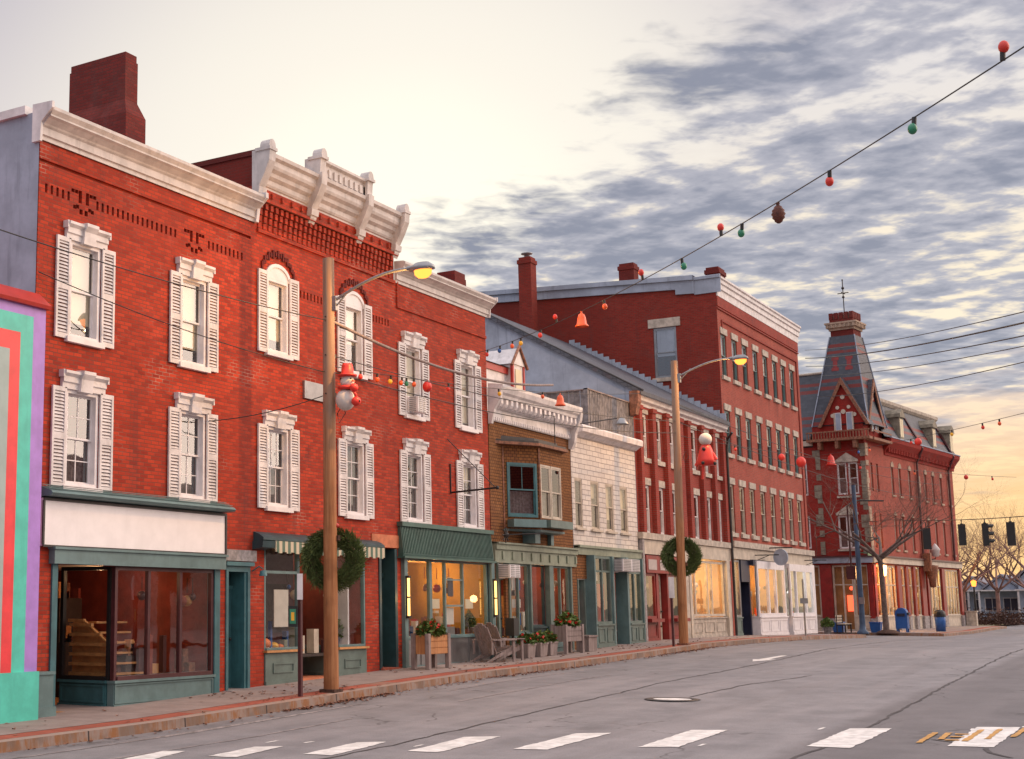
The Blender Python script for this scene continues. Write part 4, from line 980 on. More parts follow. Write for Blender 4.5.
# raised dormer house standing behind
o = thing('dormer_house', 'small white attic with red trim and grey roof behind the brown house', 'attic', (40.4, 2.5, 7.3))
b = MB(); b.box(37.6, 42.1, -5.0, -2.1, 7.3, 9.55, 0); b.box(37.5, 42.15, -5.1, -2.05, 9.4, 9.62, 1); b.build('body', ['white', 'red_paint'], o)
b = MB(); b.add([(37.5, -1.98, 9.62), (42.3, -1.98, 9.62), (42.3, -3.6, 10.25), (37.5, -3.6, 10.25), (37.5, -5.2, 9.62), (42.3, -5.2, 9.62)], [(0, 1, 2, 3), (3, 2, 5, 4)]); b.build('roof', 'house_roof', o)
b = MB(); b.box(42.1, 42.95, -3.0, -1.9, 7.4, 9.75, 0); b.ext([(42.0, 9.75), (43.05, 9.75), (42.5, 10.32)], -3.0, -1.85, 0); dm = b.build('dormer', ['white'], o)
b = MB(); b.tube([(41.9, -1.82, 9.68), (42.5, -1.82, 10.38), (43.12, -1.82, 9.68)], .06, 4); b.build('gable_board', 'rust', dm)
b = MB(); b.box(42.3, 42.75, -1.9, -1.87, 8.75, 9.6); b.build('pane', 'blind', dm)
for x in (42.05, 42.9): b = MB(); b.box(x, x + .1, -1.95, -1.86, 7.5, 9.75); b.build('trim', 'red_paint', dm)

# ================================================================ C: white shingled shop house
x0, x1 = 42.15, 47.95
t_ = thing('shingled_building', 'white shingled shop house with four narrow upper windows and green shop front', 'building', (45.1, 0, 0))
W4 = ((42.36, 42.98), (43.70, 44.42), (45.02, 45.72), (46.34, 47.04))
ops = [(a, c, 4.34, 5.94) for a, c in W4] + [(42.3, 42.86, .4, 2.72, .3), (43.05, 47.42, .4, 3.5, .02)]
b = MB(); wall(b, x0, x1, -.1, 7.45, ops); shell(b, x0, x1, 9, -.1, 7.45); b.quad((x0, 0, 7.44), (x1, 0, 7.44), (x1, -9, 7.44), (x0, -9, 7.44), 0); b.build('wall', 'shingle_white', t_)
cornice(t_, FX, x0 + .3, x1 + .05, 7.28, [(0, 0), (.05, 0), (.18, .10), (.30, .14), (.32, .30), (.28, .36), (0, .38)], 'white')
for i, (a, c) in enumerate(W4): sash(t_, FX, a, c, 4.34, 5.94, mat='cream', d=-.01, fw=.06, blind=(.0, .35, .75, .55)[i], lace=(.9, .6, 0, .4)[i], sill=.06)
b = MB(); b.box(x0, 43.05, .003, .05, 2.75, 3.5); b.box(47.42, x1 - .25, .003, .05, .6, 3.5); b.build('pier', 'shingle_brown', t_)
b = MB(); b.box(x0, x1 - .1, .004, .14, 3.5, 3.76); b.box(x0, x1 - .1, .004, .2, 3.72, 3.80); b.build('fascia', 'sage_light', t_)
door(t_, FX, 42.32, 42.84, .55, 2.45, 'red_paint', d=-.2); b = MB(); b.box(42.28, 42.34, -.2, .04, .5, 2.72); b.box(42.8, 42.9, -.2, .04, .5, 2.72); b.box(42.3, 42.86, -.2, -.12, 2.45, 2.72); b.build('door_surround', 'sage', t_)
for a, c in ((43.10, 44.58), (46.05, 47.38)):
    panelled(t_, FX, a, c, .58, 1.28, 'sage', 2, .30, th=.4, frame=.1); glazing(t_, FX, a, c, 1.33, 3.48, ((a + c) / 2,), 'sage', d=.25, fw=.08, trans=3.0)
b = MB(); b.box(43.0, 43.1, -.1, .32, .55, 3.5); b.box(44.58, 44.72, -.1, .32, .55, 3.5); b.box(45.88, 46.05, -.1, .32, .55, 3.5); b.box(47.38, 47.46, -.1, .32, .55, 3.5); b.build('post', 'teal_grey', t_)
door(t_, FX, 44.8, 45.8, .6, 2.8, 'sage', d=-.3, light=True); b = MB(); b.box(44.72, 45.88, -.35, -.25, 2.8, 3.5); b.box(44.72, 44.8, -.35, -.25, .55, 2.8); b.box(45.8, 45.88, -.35, -.25, .55, 2.8); b.build('door_surround', 'sage', t_)
room(t_, FX, 43.08, 47.4, 3.4, .55, 3.5, 'interior_red', 'interior_dark', d0=-.36); shopfit(t_, FX, 43.2, 47.2, 3.2, .55, 41)
b = MB(); b.box(43.3, 43.75, .1, .11, 2.7, 3.0, 0); b.box(43.3, 44.4, .06, .07, 1.4, 2.6, 1); b.build('hanging', ['paper', 'red_paint'], t_)
shoplight((43.9, .9, 3.0), 10, (1, .6, .3)); shoplight((46.7, .9, 3.0), 14, (1, .65, .35))
b = MB(); b.ball((46.7, -.2, 2.0), .07, 8); b.build('hanging_lamp', 'bulb_warm', t_)
unit('air_conditioner', 44.75, 46.3, .62, 3.02, 3.42, 'large white air conditioner over the green door of the white shingled house')
# weathered deck screen on its roof
o = thing('deck_screen', 'weathered grey board screen around the roof deck of the white shingled house', 'deck screen', (46, 0, 7.6))
b = MB(); rd = random.Random(2); n = 30
for i in range(n):
    a = 43.9 + i * 4.3 / n; b.box(a + .006, a + 4.3 / n - rd.uniform(.004, .05), -.06 - rd.uniform(0, .02), -.035, 7.72, 8.95 + rd.uniform(-.02, .02))
b.box(43.88, 48.2, -.1, -.06, 8.8, 8.9); b.box(43.88, 48.2, -.1, -.06, 7.85, 7.95); b.build('front_boards', 'deck_grey', o)
b = MB(); n = 20
for i in range(n):
    d = -.1 - i * .2; b.box(43.86, 43.885, d - .19, d - rd.uniform(0, .02), 7.72, 8.93)
b.box(43.80, 43.95, -.16, -.02, 7.7, 9.0); b.build('side_boards', 'deck_grey', o)
b = MB(); b.box(43.8, 48.22, -.14, .0, 8.96, 9.0); b.box(43.8, 43.95, -4.2, -.14, 8.94, 8.98); b.build('cap_rail', 'grey_wood', o)
for x, z, lb in ((40.9, 7.3, 'round shaded lamp on long arm over the brown house cornice'),):
    o = thing('arm_lamp', lb, 'lamp', (43.0, 0, 7.4)); b = MB(); b.tube([(41.4, .66, 7.5), (42.6, 1.4, 7.75)], .02, 6); b.build('arm', 'dark_metal', o)
    b = MB(); b.lathe((42.75, 1.5, 7.55), [(.02, .24), (.09, .2), (.2, .04), (.21, 0), (.001, .0)], 14); b.build('shade', 'grey_metal', o)
o = thing('aerial', 'thin metal aerial in front of the toothed white cornice', 'aerial', (39.2, -.7, 6.7)); b = MB(); b.tube([(38.9, .85, 6.6), (38.9, .85, 7.45)], .015, 5); b.tube([(38.1, .85, 7.4), (38.95, .85, 7.45)], .012, 5); b.tube([(38.1, .85, 7.3), (38.1, .85, 7.52)], .012, 5); b.build('mast', 'dark_metal', o)

# ================================================================ D: two-storey brick house with slate roof
x0, x1 = 48.0, 58.55
t_ = thing('brick_building', 'two storey brick house with brick pilasters, slate roof and pale plastered gable wall', 'building', (53.4, 0, 0), 'brick houses of the right row')
DC = (48.98, 50.48, 51.92, 54.55, 56.1, 57.5); DU = (7.12, 8.72); DL = (4.46, 6.16)
ops = [(c - .36, c + .36, *T) for c in DC for T in (DU, DL)] + [(48.35, 52.4, .3, 3.65, .02), (52.9, 57.95, .3, 3.7, .02)]
b = MB(); wall(b, x0, x1, -.1, 9.25, ops); b.quad((x1 - .004, 0, 0), (x1 - .004, -13, 0), (x1 - .004, -13, 9.25), (x1 - .004, 0, 9.25)); b.quad((x0, -13, 0), (x1, -13, 0), (x1, -13, 9.25), (x0, -13, 9.25)); b.build('wall', 'brick_d', t_)
RZ = lambda y: 9.62 + .585 * y
b = MB(); b.add([(x0, 0, -.1), (x0, -13, -.1), (x0, -13, 9.4), (x0, -6.6, RZ(6.6) - .1), (x0, 0, RZ(0) - .1)], [(0, 1, 2, 3, 4)]); b.build('gable_wall', 'stucco', t_)
b = MB()
for q0, q1 in ((0.3, .0),):
    b.add([(x0 - .12, .35, RZ(-.35)), (x1 - .05, .35, RZ(-.35)), (x1 - .05, -6.6, RZ(6.6)), (x0 - .12, -6.6, RZ(6.6)), (x0 - .12, .35, RZ(-.35) - .16), (x1 - .05, .35, RZ(-.35) - .16), (x1 - .05, -6.6, RZ(6.6) - .16), (x0 - .12, -6.6, RZ(6.6) - .16), (x0 - .12, -13, 9.5), (x1 - .05, -13, 9.5)],
          [(0, 1, 2, 3), (4, 5, 6, 7), (0, 4, 7, 3), (0, 1, 5, 4), (3, 2, 9, 8)])
for i in range(26):                                             # stepped flashing against the tall neighbour
    y = -.2 + i * .26; b.box(x1 - .09, x1 - .05, -y - .25, -y, RZ(y), RZ(y) + .30, 1)
b.build('roof', ['slate', 'stucco'], t_)
b = MB(); b.tube([(x0 - .06, .42, RZ(-.4) + .02), (x0 - .06, -6.6, RZ(6.6) + .0)], .04, 5); b.build('verge_board', 'dark_metal', t_)
cornice(t_, FX, x0 - .02, x1 - .02, 8.96, [(0, 0), (.08, 0), (.10, .10), (.22, .16), (.24, .24), (.30, .30), (.30, .42), (0, .46)], 'white')
b = MB(); b.prof([(0, 8.5), (.2, 8.55), (.26, 8.8), (.32, 9.0), (.32, 9.38), (0, 9.38)], x0 - .35, x0 - .03); b.build('corner_bracket', 'rust', t_)
b = MB()
for a, c in ((48.2, 48.48), (49.55, 49.9), (51.0, 51.34), (52.55, 52.95), (53.5, 53.85), (55.18, 55.48), (56.68, 56.98), (58.0, 58.4)): b.box(a, c, .002, .16, 4.45, 8.95); b.box(a - .04, c + .04, .002, .2, 8.8, 8.96)
b.box(x0 + .02, x1 - .02, .002, .06, 8.88, 8.96)
b.build('pilasters', 'brick_d', t_)
for c in DC:
    for T, bl in ((DU, .3), (DL, .0)): sash(t_, FX, c - .36, c + .36, *T, mat='white', d=-.035, fw=.06, blind=bl or None, lace=.9 if not bl else .5, sill=.16, lintel=lint_stone(.25, .06))
b = MB(); b.box(x0 - .06, x1 - .03, .003, .18, 4.22, 4.44); b.build('belt_course', 'stone', t_)
b = MB(); b.box(x0 + .12, x1 - .12, .003, .10, 3.70, 4.21); b.build('sign_band', 'cream', t_)
b = MB(); b.box(x0 + .0, x0 + .18, -.1, .14, .3, 4.2, 1); b.box(52.45, 52.9, -.1, .12, .3, 3.7, 0); b.box(58.0, 58.2, -.1, .12, .3, 3.7, 0); b.build('pier', ['stone', 'granite'], t_)
glazing(t_, FX, 48.4, 49.55, 1.45, 3.05, (), 'shop_red', d=.0, fw=.1); glazing(t_, FX, 51.0, 52.4, 1.45, 3.05, (), 'shop_red', d=.0, fw=.1)
b = MB(); b.box(48.38, 52.42, -.1, .12, 3.05, 3.66, 0); b.box(48.55, 49.4, .12, .135, 3.16, 3.52, 1); b.box(49.75, 50.8, .12, .135, 3.16, 3.52, 1); b.box(51.1, 52.2, .12, .135, 3.16, 3.52, 1); b.build('transom', ['shop_red', 'curtain'], t_)
panelled(t_, FX, 48.4, 49.5, .66, 1.35, 'shop_red', 1, .02); panelled(t_, FX, 51.0, 52.4, .66, 1.35, 'shop_red', 1, .02)
b = MB(); b.box(48.3, 49.6, .0, .26, 1.34, 1.46); b.box(51.0, 52.45, 0, .26, 1.34, 1.46); b.build('window_shelf', 'shop_red', t_)
door(t_, FX, 49.85, 50.65, .7, 3.0, 'cream', d=-.2, light=True); b = MB(); b.box(49.55, 49.8, -.25, .03, .66, 3.05); b.box(50.7, 51.0, -.25, .03, .66, 3.05); b.build('door_surround', 'shop_red', t_)
glazing(t_, FX, 53.2, 57.7, 1.5, 3.64, (54.0, 55.55, 56.1), 'cream', d=.0, fw=.09)
panelled(t_, FX, 53.2, 57.7, .68, 1.42, 'stone', 3, .03, frame=.16)
b = MB(); b.box(52.95, 53.2, -.1, .14, .66, 3.7); b.box(57.7, 57.98, -.1, .14, .66, 3.7); b.build('post', 'cream', t_)
room(t_, FX, 48.45, 52.4, 3.4, .66, 3.5, 'interior_dark', 'interior_dark', d0=-.3); room(t_, FX, 53.2, 57.7, 3.8, .66, 3.7, 'interior_warm', 'shelf_wood', d0=-.1)
shopfit(t_, FX, 53.3, 57.4, 3.4, .66, 51, ('shelf_wood', 'paper', 'interior_pale', 'sage_light', 'cream', 'white', 'rust')); shopfit(t_, FX, 48.6, 52, 3.2, .66, 52)
shoplight((54.4, 1.0, 3.2), 124, (1, .62, .24)); shoplight((56.4, 1.2, 3.2), 100, (1, .62, .26)); shoplight((49.0, .9, 2.7), 18, (1, .6, .3))
for x, z in ((53.5, 3.35), (54.4, 3.0), (48.8, 2.2)):
    b = MB(); b.ball((x, -.5, z), .09, 8); b.build('hanging_lamp', 'bulb_warm', t_)
b = MB(); b.tube([(x1 - .35, .5, 8.95), (x1 - .2, .25, 8.7), (x1 - .18, .2, 8.3), (x1 - .18, .2, .75)], .05, 7); b.build('downpipe', 'dark_metal', t_)

# ================================================================ E: four-storey brick block
x0, x1 = 58.65, 71.9
t_ = thing('brick_building', 'four storey brick block with eight windows a floor and white boxed cornice', 'building', (65.5, 0, 0), 'brick houses of the right row')
EC = (59.35, 60.92, 62.45, 64.12, 65.75, 67.35, 68.85, 70.45); E4 = (11.48, 13.28); E3 = (8.2, 10.02); E2 = (4.9, 6.92)
ops = [(c - .40, c + .40, *T, .2) for c in EC for T in (E4, E3, E2)] + [(59.0, 71.6, .3, 3.8, .02)]
b = MB(); wall(b, x0, x1, -.1, 15.0, ops); b.quad((x1 - .004, 0, 0), (x1 - .004, -18, 0), (x1 - .004, -18, 15), (x1 - .004, 0, 15)); b.quad((x0, -18, 0), (x1, -18, 0), (x1, -18, 15), (x0, -18, 15)); b.quad((x0, 0, 14.95), (x1, 0, 14.95), (x1, -18, 15.3), (x0, -18, 15.3)); b.build('wall', 'brick_e', t_)
KS = dict(o=(x0, 0), u=(0, 1), flip=-1)
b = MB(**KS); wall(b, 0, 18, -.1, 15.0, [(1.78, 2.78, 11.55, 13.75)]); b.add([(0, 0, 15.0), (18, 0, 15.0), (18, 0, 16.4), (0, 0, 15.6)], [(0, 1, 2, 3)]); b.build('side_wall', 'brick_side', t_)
sash(t_, KS, 1.78, 2.78, 11.55, 13.75, mat='grey_metal', d=-.05, fw=.06, sill=.16, lintel=lint_stone(.38, .2), glassm='glass_up')
b = MB(**KS); b.box(1.9, 2.66, -.16, -.12, 12.5, 13.7); b.build('shade', 'stucco', t_)
cornice(t_, FX, x0 + .02, x1 + .05, 14.86, [(0, 0), (.05, 0), (.06, .30), (.12, .32), (.12, .52), (.18, .56), (.18, .70), (.24, .74), (.24, .82), (0, .86)], 'white')
b = MB(**KS); b.prof([(0, 15.0), (.06, 15.0), (.06, 15.6), (.12, 15.62), (.12, 15.74), (0, 15.78)], -.22, .9, 0)
for i, (a, c, e) in enumerate(((.9, 1.7, .72), (1.7, 18.0, .5))):
    za, zb = 15.72 + .055 * a, 15.72 + .055 * c
    b.add([(a, .10, za), (c, .10, zb), (c, .10, zb - e), (a, .10, za - e), (a, -.25, za), (c, -.25, zb), (c, -.25, zb - e), (a, -.25, za - e)], [(0, 1, 2, 3), (0, 1, 5, 4), (3, 2, 6, 7), (0, 3, 7, 4), (4, 5, 6, 7)])
    b.add([(a, .20, za + .06), (c, .20, zb + .06), (c, .20, zb - .14), (a, .20, za - .14), (a, -.25, za + .06), (c, -.25, zb + .06), (c, .09, zb - .14), (a, .09, za - .14)], [(0, 1, 2, 3), (0, 1, 5, 4), (3, 2, 6, 7)])
b.build('side_cornice', 'stucco', t_)
b = MB(); b.box(x0 + .02, x1 - .02, .003, .06, 14.30, 14.36); b.box(x0 + .5, x1 - .5, .003, .055, 13.82, 13.90); b.box(x0 + .5, x0 + .56, .003, .05, 13.5, 13.82); b.box(x1 - .56, x1 - .5, .003, .05, 4.6, 13.82); b.box(x0 + .02, x1 - .02, .003, .04, 14.42, 14.85); b.build('string_course', 'brick_d', t_)
rd = random.Random(12)
for T in (E4, E3, E2):
    for c in EC: sash(t_, FX, c - .40, c + .40, *T, mat='teal_grey' if T != E2 else 'cream', d=-.05, fw=.05, blind=rd.choice([.48, .52, .4]) if T != E2 else None, lace=rd.choice([0, .35]), sill=.17, lintel=lint_stone(.27, .07))  # upper-half blinds added to imitate cream reflections in the panes
b = MB(); b.box(x0 + .02, x1 + .05, .003, .22, 4.3, 4.55); b.build('belt_course', 'stone', t_)
b = MB(); b.box(x0 + .1, x1, .003, .10, 3.82, 4.29); b.box(66.2, 67.0, .1, .12, 3.9, 4.2); b.build('sign_band', 'cream', t_)
glazing(t_, FX, 59.05, 59.9, 1.45, 3.78, (), 'grey_metal', d=0, fw=.08); panelled(t_, FX, 59.05, 59.9, .68, 1.4, 'sage', 1, .02)
b = MB(); b.box(59.9, 60.0, -.7, .0, .6, 3.8, 0); b.box(61.25, 61.4, -.7, .0, .6, 3.8, 0); b.box(60.0, 61.25, -.7, -.62, .6, 3.8, 1); b.box(60.0, 61.25, -.6, .05, 2.9, 3.8, 0); b.build('entry', ['navy', 'black'], t_)
b = MB(); b.box(61.2, 66.0, 0, .24, 3.62, 3.84); b.build('shop_cornice', 'navy', t_)
for a, c, ml in ((61.5, 65.9, (63.2, 64.4)), (66.75, 71.0, (67.9, 69.6))):
    glazing(t_, FX, a, c, 1.45, 3.62, ml, 'white_clean', d=.30, fw=.14, th=.12); panelled(t_, FX, a, c, .62, 1.40, 'white_clean', 3, .32, th=.5, frame=.12)
    b = MB(); b.box(a, c, -.1, .3, 3.62, 3.80); b.build('shop_head', 'white_clean', t_)
    KW = dict(o=(a, -.28), u=(0, 1), flip=-1); glazing(t_, KW, .05, .35, 1.45, 3.62, (), 'white_clean', d=0, fw=.03, th=.02)
b = MB(); b.box(66.15, 66.6, -.3, .02, .6, 3.7, 0); b.build('shop_door', 'navy', t_); b = MB(); b.box(71.05, 71.75, -.1, .2, .6, 3.85); b.build('pier', 'white_clean', t_)
room(t_, FX, 59.05, 66.0, 3.6, .62, 3.8, 'interior_warm', 'shelf_wood', d0=-.06); room(t_, FX, 66.7, 71.4, 3.6, .62, 3.8, 'interior_pale', 'interior_pale', d0=.1)
shopfit(t_, FX, 61.6, 65.6, 3.3, .62, 61, ('shelf_wood', 'paper', 'orange_plastic', 'maroon', 'cream', 'white')); shopfit(t_, FX, 67, 70.8, 3.3, .62, 62, ('white', 'paper', 'white_clean', 'grey_metal', 'red_plastic', 'sage_light', 'cream'))
shoplight((59.5, .8, 3.2), 68, (1, .55, .18)); shoplight((62.6, 1.0, 3.2), 84, (1, .58, .25)); shoplight((65, 1.0, 3.2), 52, (1, .6, .3)); shoplight((69, 1.0, 3.3), 72, (.95, .95, .9))
o = tag(thing('hanging_sign', '', '', (65.0, -.9, 3.3)), 'round blank pale blue sign hanging off the white shop fronts', 'hanging sign')
b = MB(o=(63.9, 0), u=(.35, .94), flip=-1); n = 24; b.ext([(-.8 + .36 * math.cos(2 * math.pi * i / n), 4.0 + .36 * math.sin(2 * math.pi * i / n)) for i in range(n)], -.03, .03); b.build('disc', 'house_paint', o)
b = MB(); b.tube([(63.9, .1, 4.42), (63.9, 1.2, 4.42)], .03, 6); b.build('arm', 'black', o)
for x in (62.0, 70.4):
    o = tag(thing('sign_bracket', '', '', (x, 0, 4.0)), 'black iron sign arm over the ' + ('navy doorway of the four storey block' if x < 65 else 'right hand white shop front of the four storey block'), 'sign bracket')
    b = MB(); b.tube([(x, .1, 4.05), (x, 1.1, 4.05)], .025, 6); b.tube([(x, .1, 3.8), (x, .7, 4.04)], .015, 5); b.build('arm', 'black', o)
for a, c, y0, y1, z0, z1, cap in ((56.9, 57.5, 7.6, 8.2, 12.0, 17.3, 1), (60.0, 60.6, 4.0, 4.7, 15.4, 17.15, 0), (62.3, 63.3, .9, 1.5, 15.2, 17.0, 0)):
    ch = chimney(t_, a, c, y0, y1, z0, z1, 'brick_side' if cap else 'brick_chimney')
    if cap: b = MB(); b.lathe(((a + c) / 2, -(y0 + y1) / 2, z1), [(.12, 0), (.12, .14), (.26, .18), (.26, .22), (.001, .26)], 10); b.build('chimney_pot', 'grey_metal', ch)
    else: b = MB(); b.box(a - .03, c + .03, -y1 - .03, -y0 + .03, z0, z0 + .75); b.build('flashing', 'stucco', ch)

# ================================================================ painted house at the left edge
x0, x1 = 9.0, 17.80
t_ = thing('painted_building', 'low building with nested purple, green and red painted stripes at left edge', 'building', (16, -.35, 0))
KP = dict(o=(0, -.35), u=(1, 0)); ZT = 7.28
b = MB(**KP); b.box(x0, x1, -10, 0, -.2, 7.05); b.build('wall', 'mural_purple', t_)
b = MB(**KP); b.prof([(-10, 7.0), (.08, 7.0), (.10, 7.06), (-.2, 7.32), (-10, 7.4)], x0, x1 + .04); b.build('roof_edge', 'red_paint', t_)
b = MB(**KP); z0_ = .80
b.box(x0, 17.48, .0, .02, z0_, 6.82, 0); b.box(x0, 17.16, .02, .035, z0_, 6.50, 1); b.box(x0, 16.90, .035, .05, z0_, 6.18, 2); b.build('mural', ['mural_green', 'mural_red', 'mural_grey'], t_)
b = MB(**KP); b.box(x0, 17.78, .0, .08, -.05, .82); b.build('plinth', 'mural_green', t_)
b = MB(**KP); b.box(x0, 16.8, .08, .09, .78, .88); b.build('plinth_trim', 'mural_red', t_)
# ================================================================ dark house and trees over the road, seen in the glass only
t_ = thing('opposite_building', 'dark brick row on the photographer\'s side of the street', 'building', (30, -38, 0))
b = MB(); b.box(-10, 24, 34, 46, 0, 8.5); b.box(27, 60, 35, 46, 0, 10.0, 0); b.box(63, 120, 34, 46, 0, 9.0, 1); b.build('wall', ['brick_side', 'stone'], t_)
# ================================================================ corner block with slate tower
AN = R(-6.5); O = (85.6, -.1); UR = (math.cos(AN), math.sin(AN)); UL = (-UR[1], UR[0])
KR = dict(o=O, u=UR); KL = dict(o=O, u=UL, flip=-1)
t_ = thing('corner_building', 'red brick corner block with banded slate tower and mansard roof', 'building', (O[0], O[1], 0))
L = 17.3; TW, TD = 2.9, 3.3; EV = 11.1; B0, B1 = 4.33, 4.72
W3 = (4.7, 6.1, 8.0, 11.2, 12.8, 14.5, 16.3)
opsR = [(s - .24, s + .24, 8.45, 10.1, .22) for s in W3] + [(s - .24, s + .24, 5.2, 7.2, .22) for s in (4.7, 6.1, 8.0, 11.2, 12.8, 14.5, 16.3)] + [(s - .2, s + .2, *z, .22) for s in (1.0, 2.0) for z in ((8.45, 10.1), (5.2, 7.2))]
opsR += [(.3, L - .3, .3, B0 - .1, .02)]
b = MB(**KR); wall(b, 0, L, -.1, EV, opsR, depth=.22); b.quad((L, 0, 0), (L, -14, 0), (L, -14, EV), (L, 0, EV)); b.quad((0, -14, 0), (L, -14, 0), (L, -14, EV), (0, -14, EV)); b.quad((0, 0, EV), (L, 0, EV), (L, -14, EV), (0, -14, EV))
b.build('wall', 'brick_e', t_)
opsL = [(.45, 1.0, 8.25, 10.1, .25), (1.08, 1.63, 8.25, 10.1, .25), (.62, 1.16, 5.15, 7.05, .25), (1.22, 1.76, 5.15, 7.05, .25), (3.35, 4.2, 8.3, 10.2, .2), (3.35, 4.2, 5.2, 7.1, .2), (5.5, 6.4, 8.3, 10.2, .2), (5.5, 6.4, 5.2, 7.1, .2), (.3, 13, .3, B0 - .1, .02)]
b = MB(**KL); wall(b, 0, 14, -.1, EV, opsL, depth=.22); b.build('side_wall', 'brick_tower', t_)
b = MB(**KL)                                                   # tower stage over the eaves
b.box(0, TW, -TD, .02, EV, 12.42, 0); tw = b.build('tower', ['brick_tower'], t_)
# tower roof: steep frustum
def frust(mb, s0, s1, d0, d1, z0, a0, a1, e0, e1, z1, m=0):
    mb.add([(s0, d0, z0), (s1, d0, z0), (s1, d1, z0), (s0, d1, z0), (a0, e0, z1), (a1, e0, z1), (a1, e1, z1), (a0, e1, z1)], [(0, 1, 5, 4), (1, 2, 6, 5), (2, 3, 7, 6), (3, 0, 4, 7), (4, 5, 6, 7), (0, 1, 2, 3)], m)
cs, cd = TW / 2 - .33, -TD / 2 + .1
b = MB(**KL); frust(b, -.32, TW - .05, .06, -TD, 12.3, cs - .70, cs + .70, cd + .70, cd - .70, 17.7)
tr = b.build('tower_roof', 'slate_banded', tw)
b = MB(**KL)
RF = lambda z: .06 + (cd + .70 - .06) * (z - 12.3) / 5.4 + .014
for c in (cs - .40, cs + .40):
    for dx, dz, w_, h in ((0, 0, .26, .42), (0, .32, .42, .20), (0, -.32, .42, .20)): b.add([(c - w_ / 2, RF(16.0 + dz - h / 2), 16.0 + dz - h / 2), (c + w_ / 2, RF(16.0 + dz - h / 2), 16.0 + dz - h / 2), (c + w_ / 2, RF(16.0 + dz + h / 2), 16.0 + dz + h / 2), (c - w_ / 2, RF(16.0 + dz + h / 2), 16.0 + dz + h / 2)], [(0, 1, 2, 3)])
b.build('slate_pattern', 'shop_red', tr)
b = MB(**KL)
for sx_, dx_ in ((-1, 1), (1, 1), (-1, -1)): b.tube([((-.34 if sx_ < 0 else TW - .03), (.08 if dx_ > 0 else -TD), 12.3), (cs + sx_ * .72, cd + dx_ * .72, 17.7)], .035, 5)
b.build('hip_roll', 'stucco', tr)
b = MB(**KL)
def sq(h, z0, z1, m=0): b.box(cs - h, cs + h, cd - h, cd + h, z0, z1, m)
sq(.66, 17.6, 18.05); sq(.74, 18.05, 18.2, 1); sq(.86, 18.2, 18.42, 1); sq(.92, 18.42, 18.52, 1); sq(.68, 18.52, 18.72)
for i in range(7):
    x = -.75 + i * .25
    b.box(cs + x - .05, cs + x + .05, cd + .86, cd + .91, 18.2, 18.4, 1); b.box(cs - .91, cs - .86, cd + x - .05, cd + x + .05, 18.2, 18.4, 1)
for i in range(5):
    for j in range(5):
        if i in (0, 4) or j in (0, 4): b.box(cs - .70 + i * .295, cs - .48 + i * .295, cd - .70 + j * .295, cd - .48 + j * .295, 18.72, 19.12)
sq(.58, 18.7, 18.95, 1); b.build('tower_crown', ['brick_chimney', 'stone_brown'], tw)
b = MB(**KL); b.tube([(cs, cd, 18.9), (cs, cd, 21.2)], .03, 6); b.tube([(cs - .32, cd, 20.4), (cs + .32, cd, 20.4)], .03, 5); b.tube([(cs, cd - .3, 20.4), (cs, cd + .3, 20.4)], .03, 5); b.ball((cs, cd, 20.7), .09, 8); b.ball((cs, cd, 20.15), .08, 8); b.ball((cs, cd, 21.2), .05, 6); b.build('finial', 'dark_metal', tw)
# gables of the tower
for K, w_, nm in ((KL, TW, 'gable'), (KR, TD, 'gable')):
    c = w_ / 2 - (.45 if K is KL else 0.1); hw = 1.25; zp = 14.95
    b = MB(**K); b.ext([(c - hw, 12.35), (c + hw, 12.35), (c, zp - .12)], -1.2, .12, 0); gb = b.build('gable', 'brick_tower', tw)
    b = MB(**K); b.add([(c - hw - .22, .30, 12.2), (c, .30, zp + .08), (c, -1.6, zp + .08), (c - hw - .22, -.6, 12.2)], [(0, 1, 2, 3)]); b.add([(c + hw + .22, .30, 12.2), (c, .30, zp + .08), (c, -1.6, zp + .08), (c + hw + .22, -.6, 12.2)], [(0, 1, 2, 3)]); b.build('gable_roof', 'slate', gb)
    b = MB(**K)
    for sg in (-1, 1):
        b.ext([(c + sg * (hw + .22), 12.2), (c + sg * (hw + .02), 12.2), (c, zp - .3), (c, zp + .1)], .24, .31)
    b.build('bargeboard', 'rust', gb)
    b = MB(**K)
    for sg in (-.32, .32): b.box(c + sg - .17, c + sg + .17, .12, .16, 11.95, 13.0, 0); b.box(c + sg - .13, c + sg + .13, .16, .17, 12.0, 12.96, 1)
    for x, z, r in ((0, 13.05, .14), (-.32, 13.3, .11), (.32, 13.3, .11), (0, 13.9, .13), (-.62, 12.85, .12), (.62, 12.85, .12)): b.ext([(c + x + r * math.cos(k * math.pi / 4), z + r * math.sin(k * math.pi / 4)) for k in range(8)], .12, .17, 2)
    b.box(c - .55, c - .50, .12, .2, 11.9, 13.0, 2); b.box(c + .5, c + .55, .12, .2, 11.9, 13.0, 2)
    b.build('gable_window', ['white', 'glass_up' if False else 'stucco', 'cream'], gb)
b = MB(**KL); b.box(-.5, TW + .2, 0, .55, 11.35, 11.5); b.box(-.5, TW + .2, .5, .55, 11.85, 11.93)
for i in range(22): x = -.45 + i * .165; b.box(x, x + .05, .5, .54, 11.5, 11.85)
for x in (.3, 1.3, 2.3): b.box(x, x + .18, 0, .5, 10.9, 11.35)
b.build('balcony', 'rust', tw)
b = MB(**KR); b.box(.3, TD + .2, 0, .5, 11.35, 11.5); b.box(.3, TD + .2, .45, .5, 11.85, 11.93); b.build('balcony', 'rust', tw)
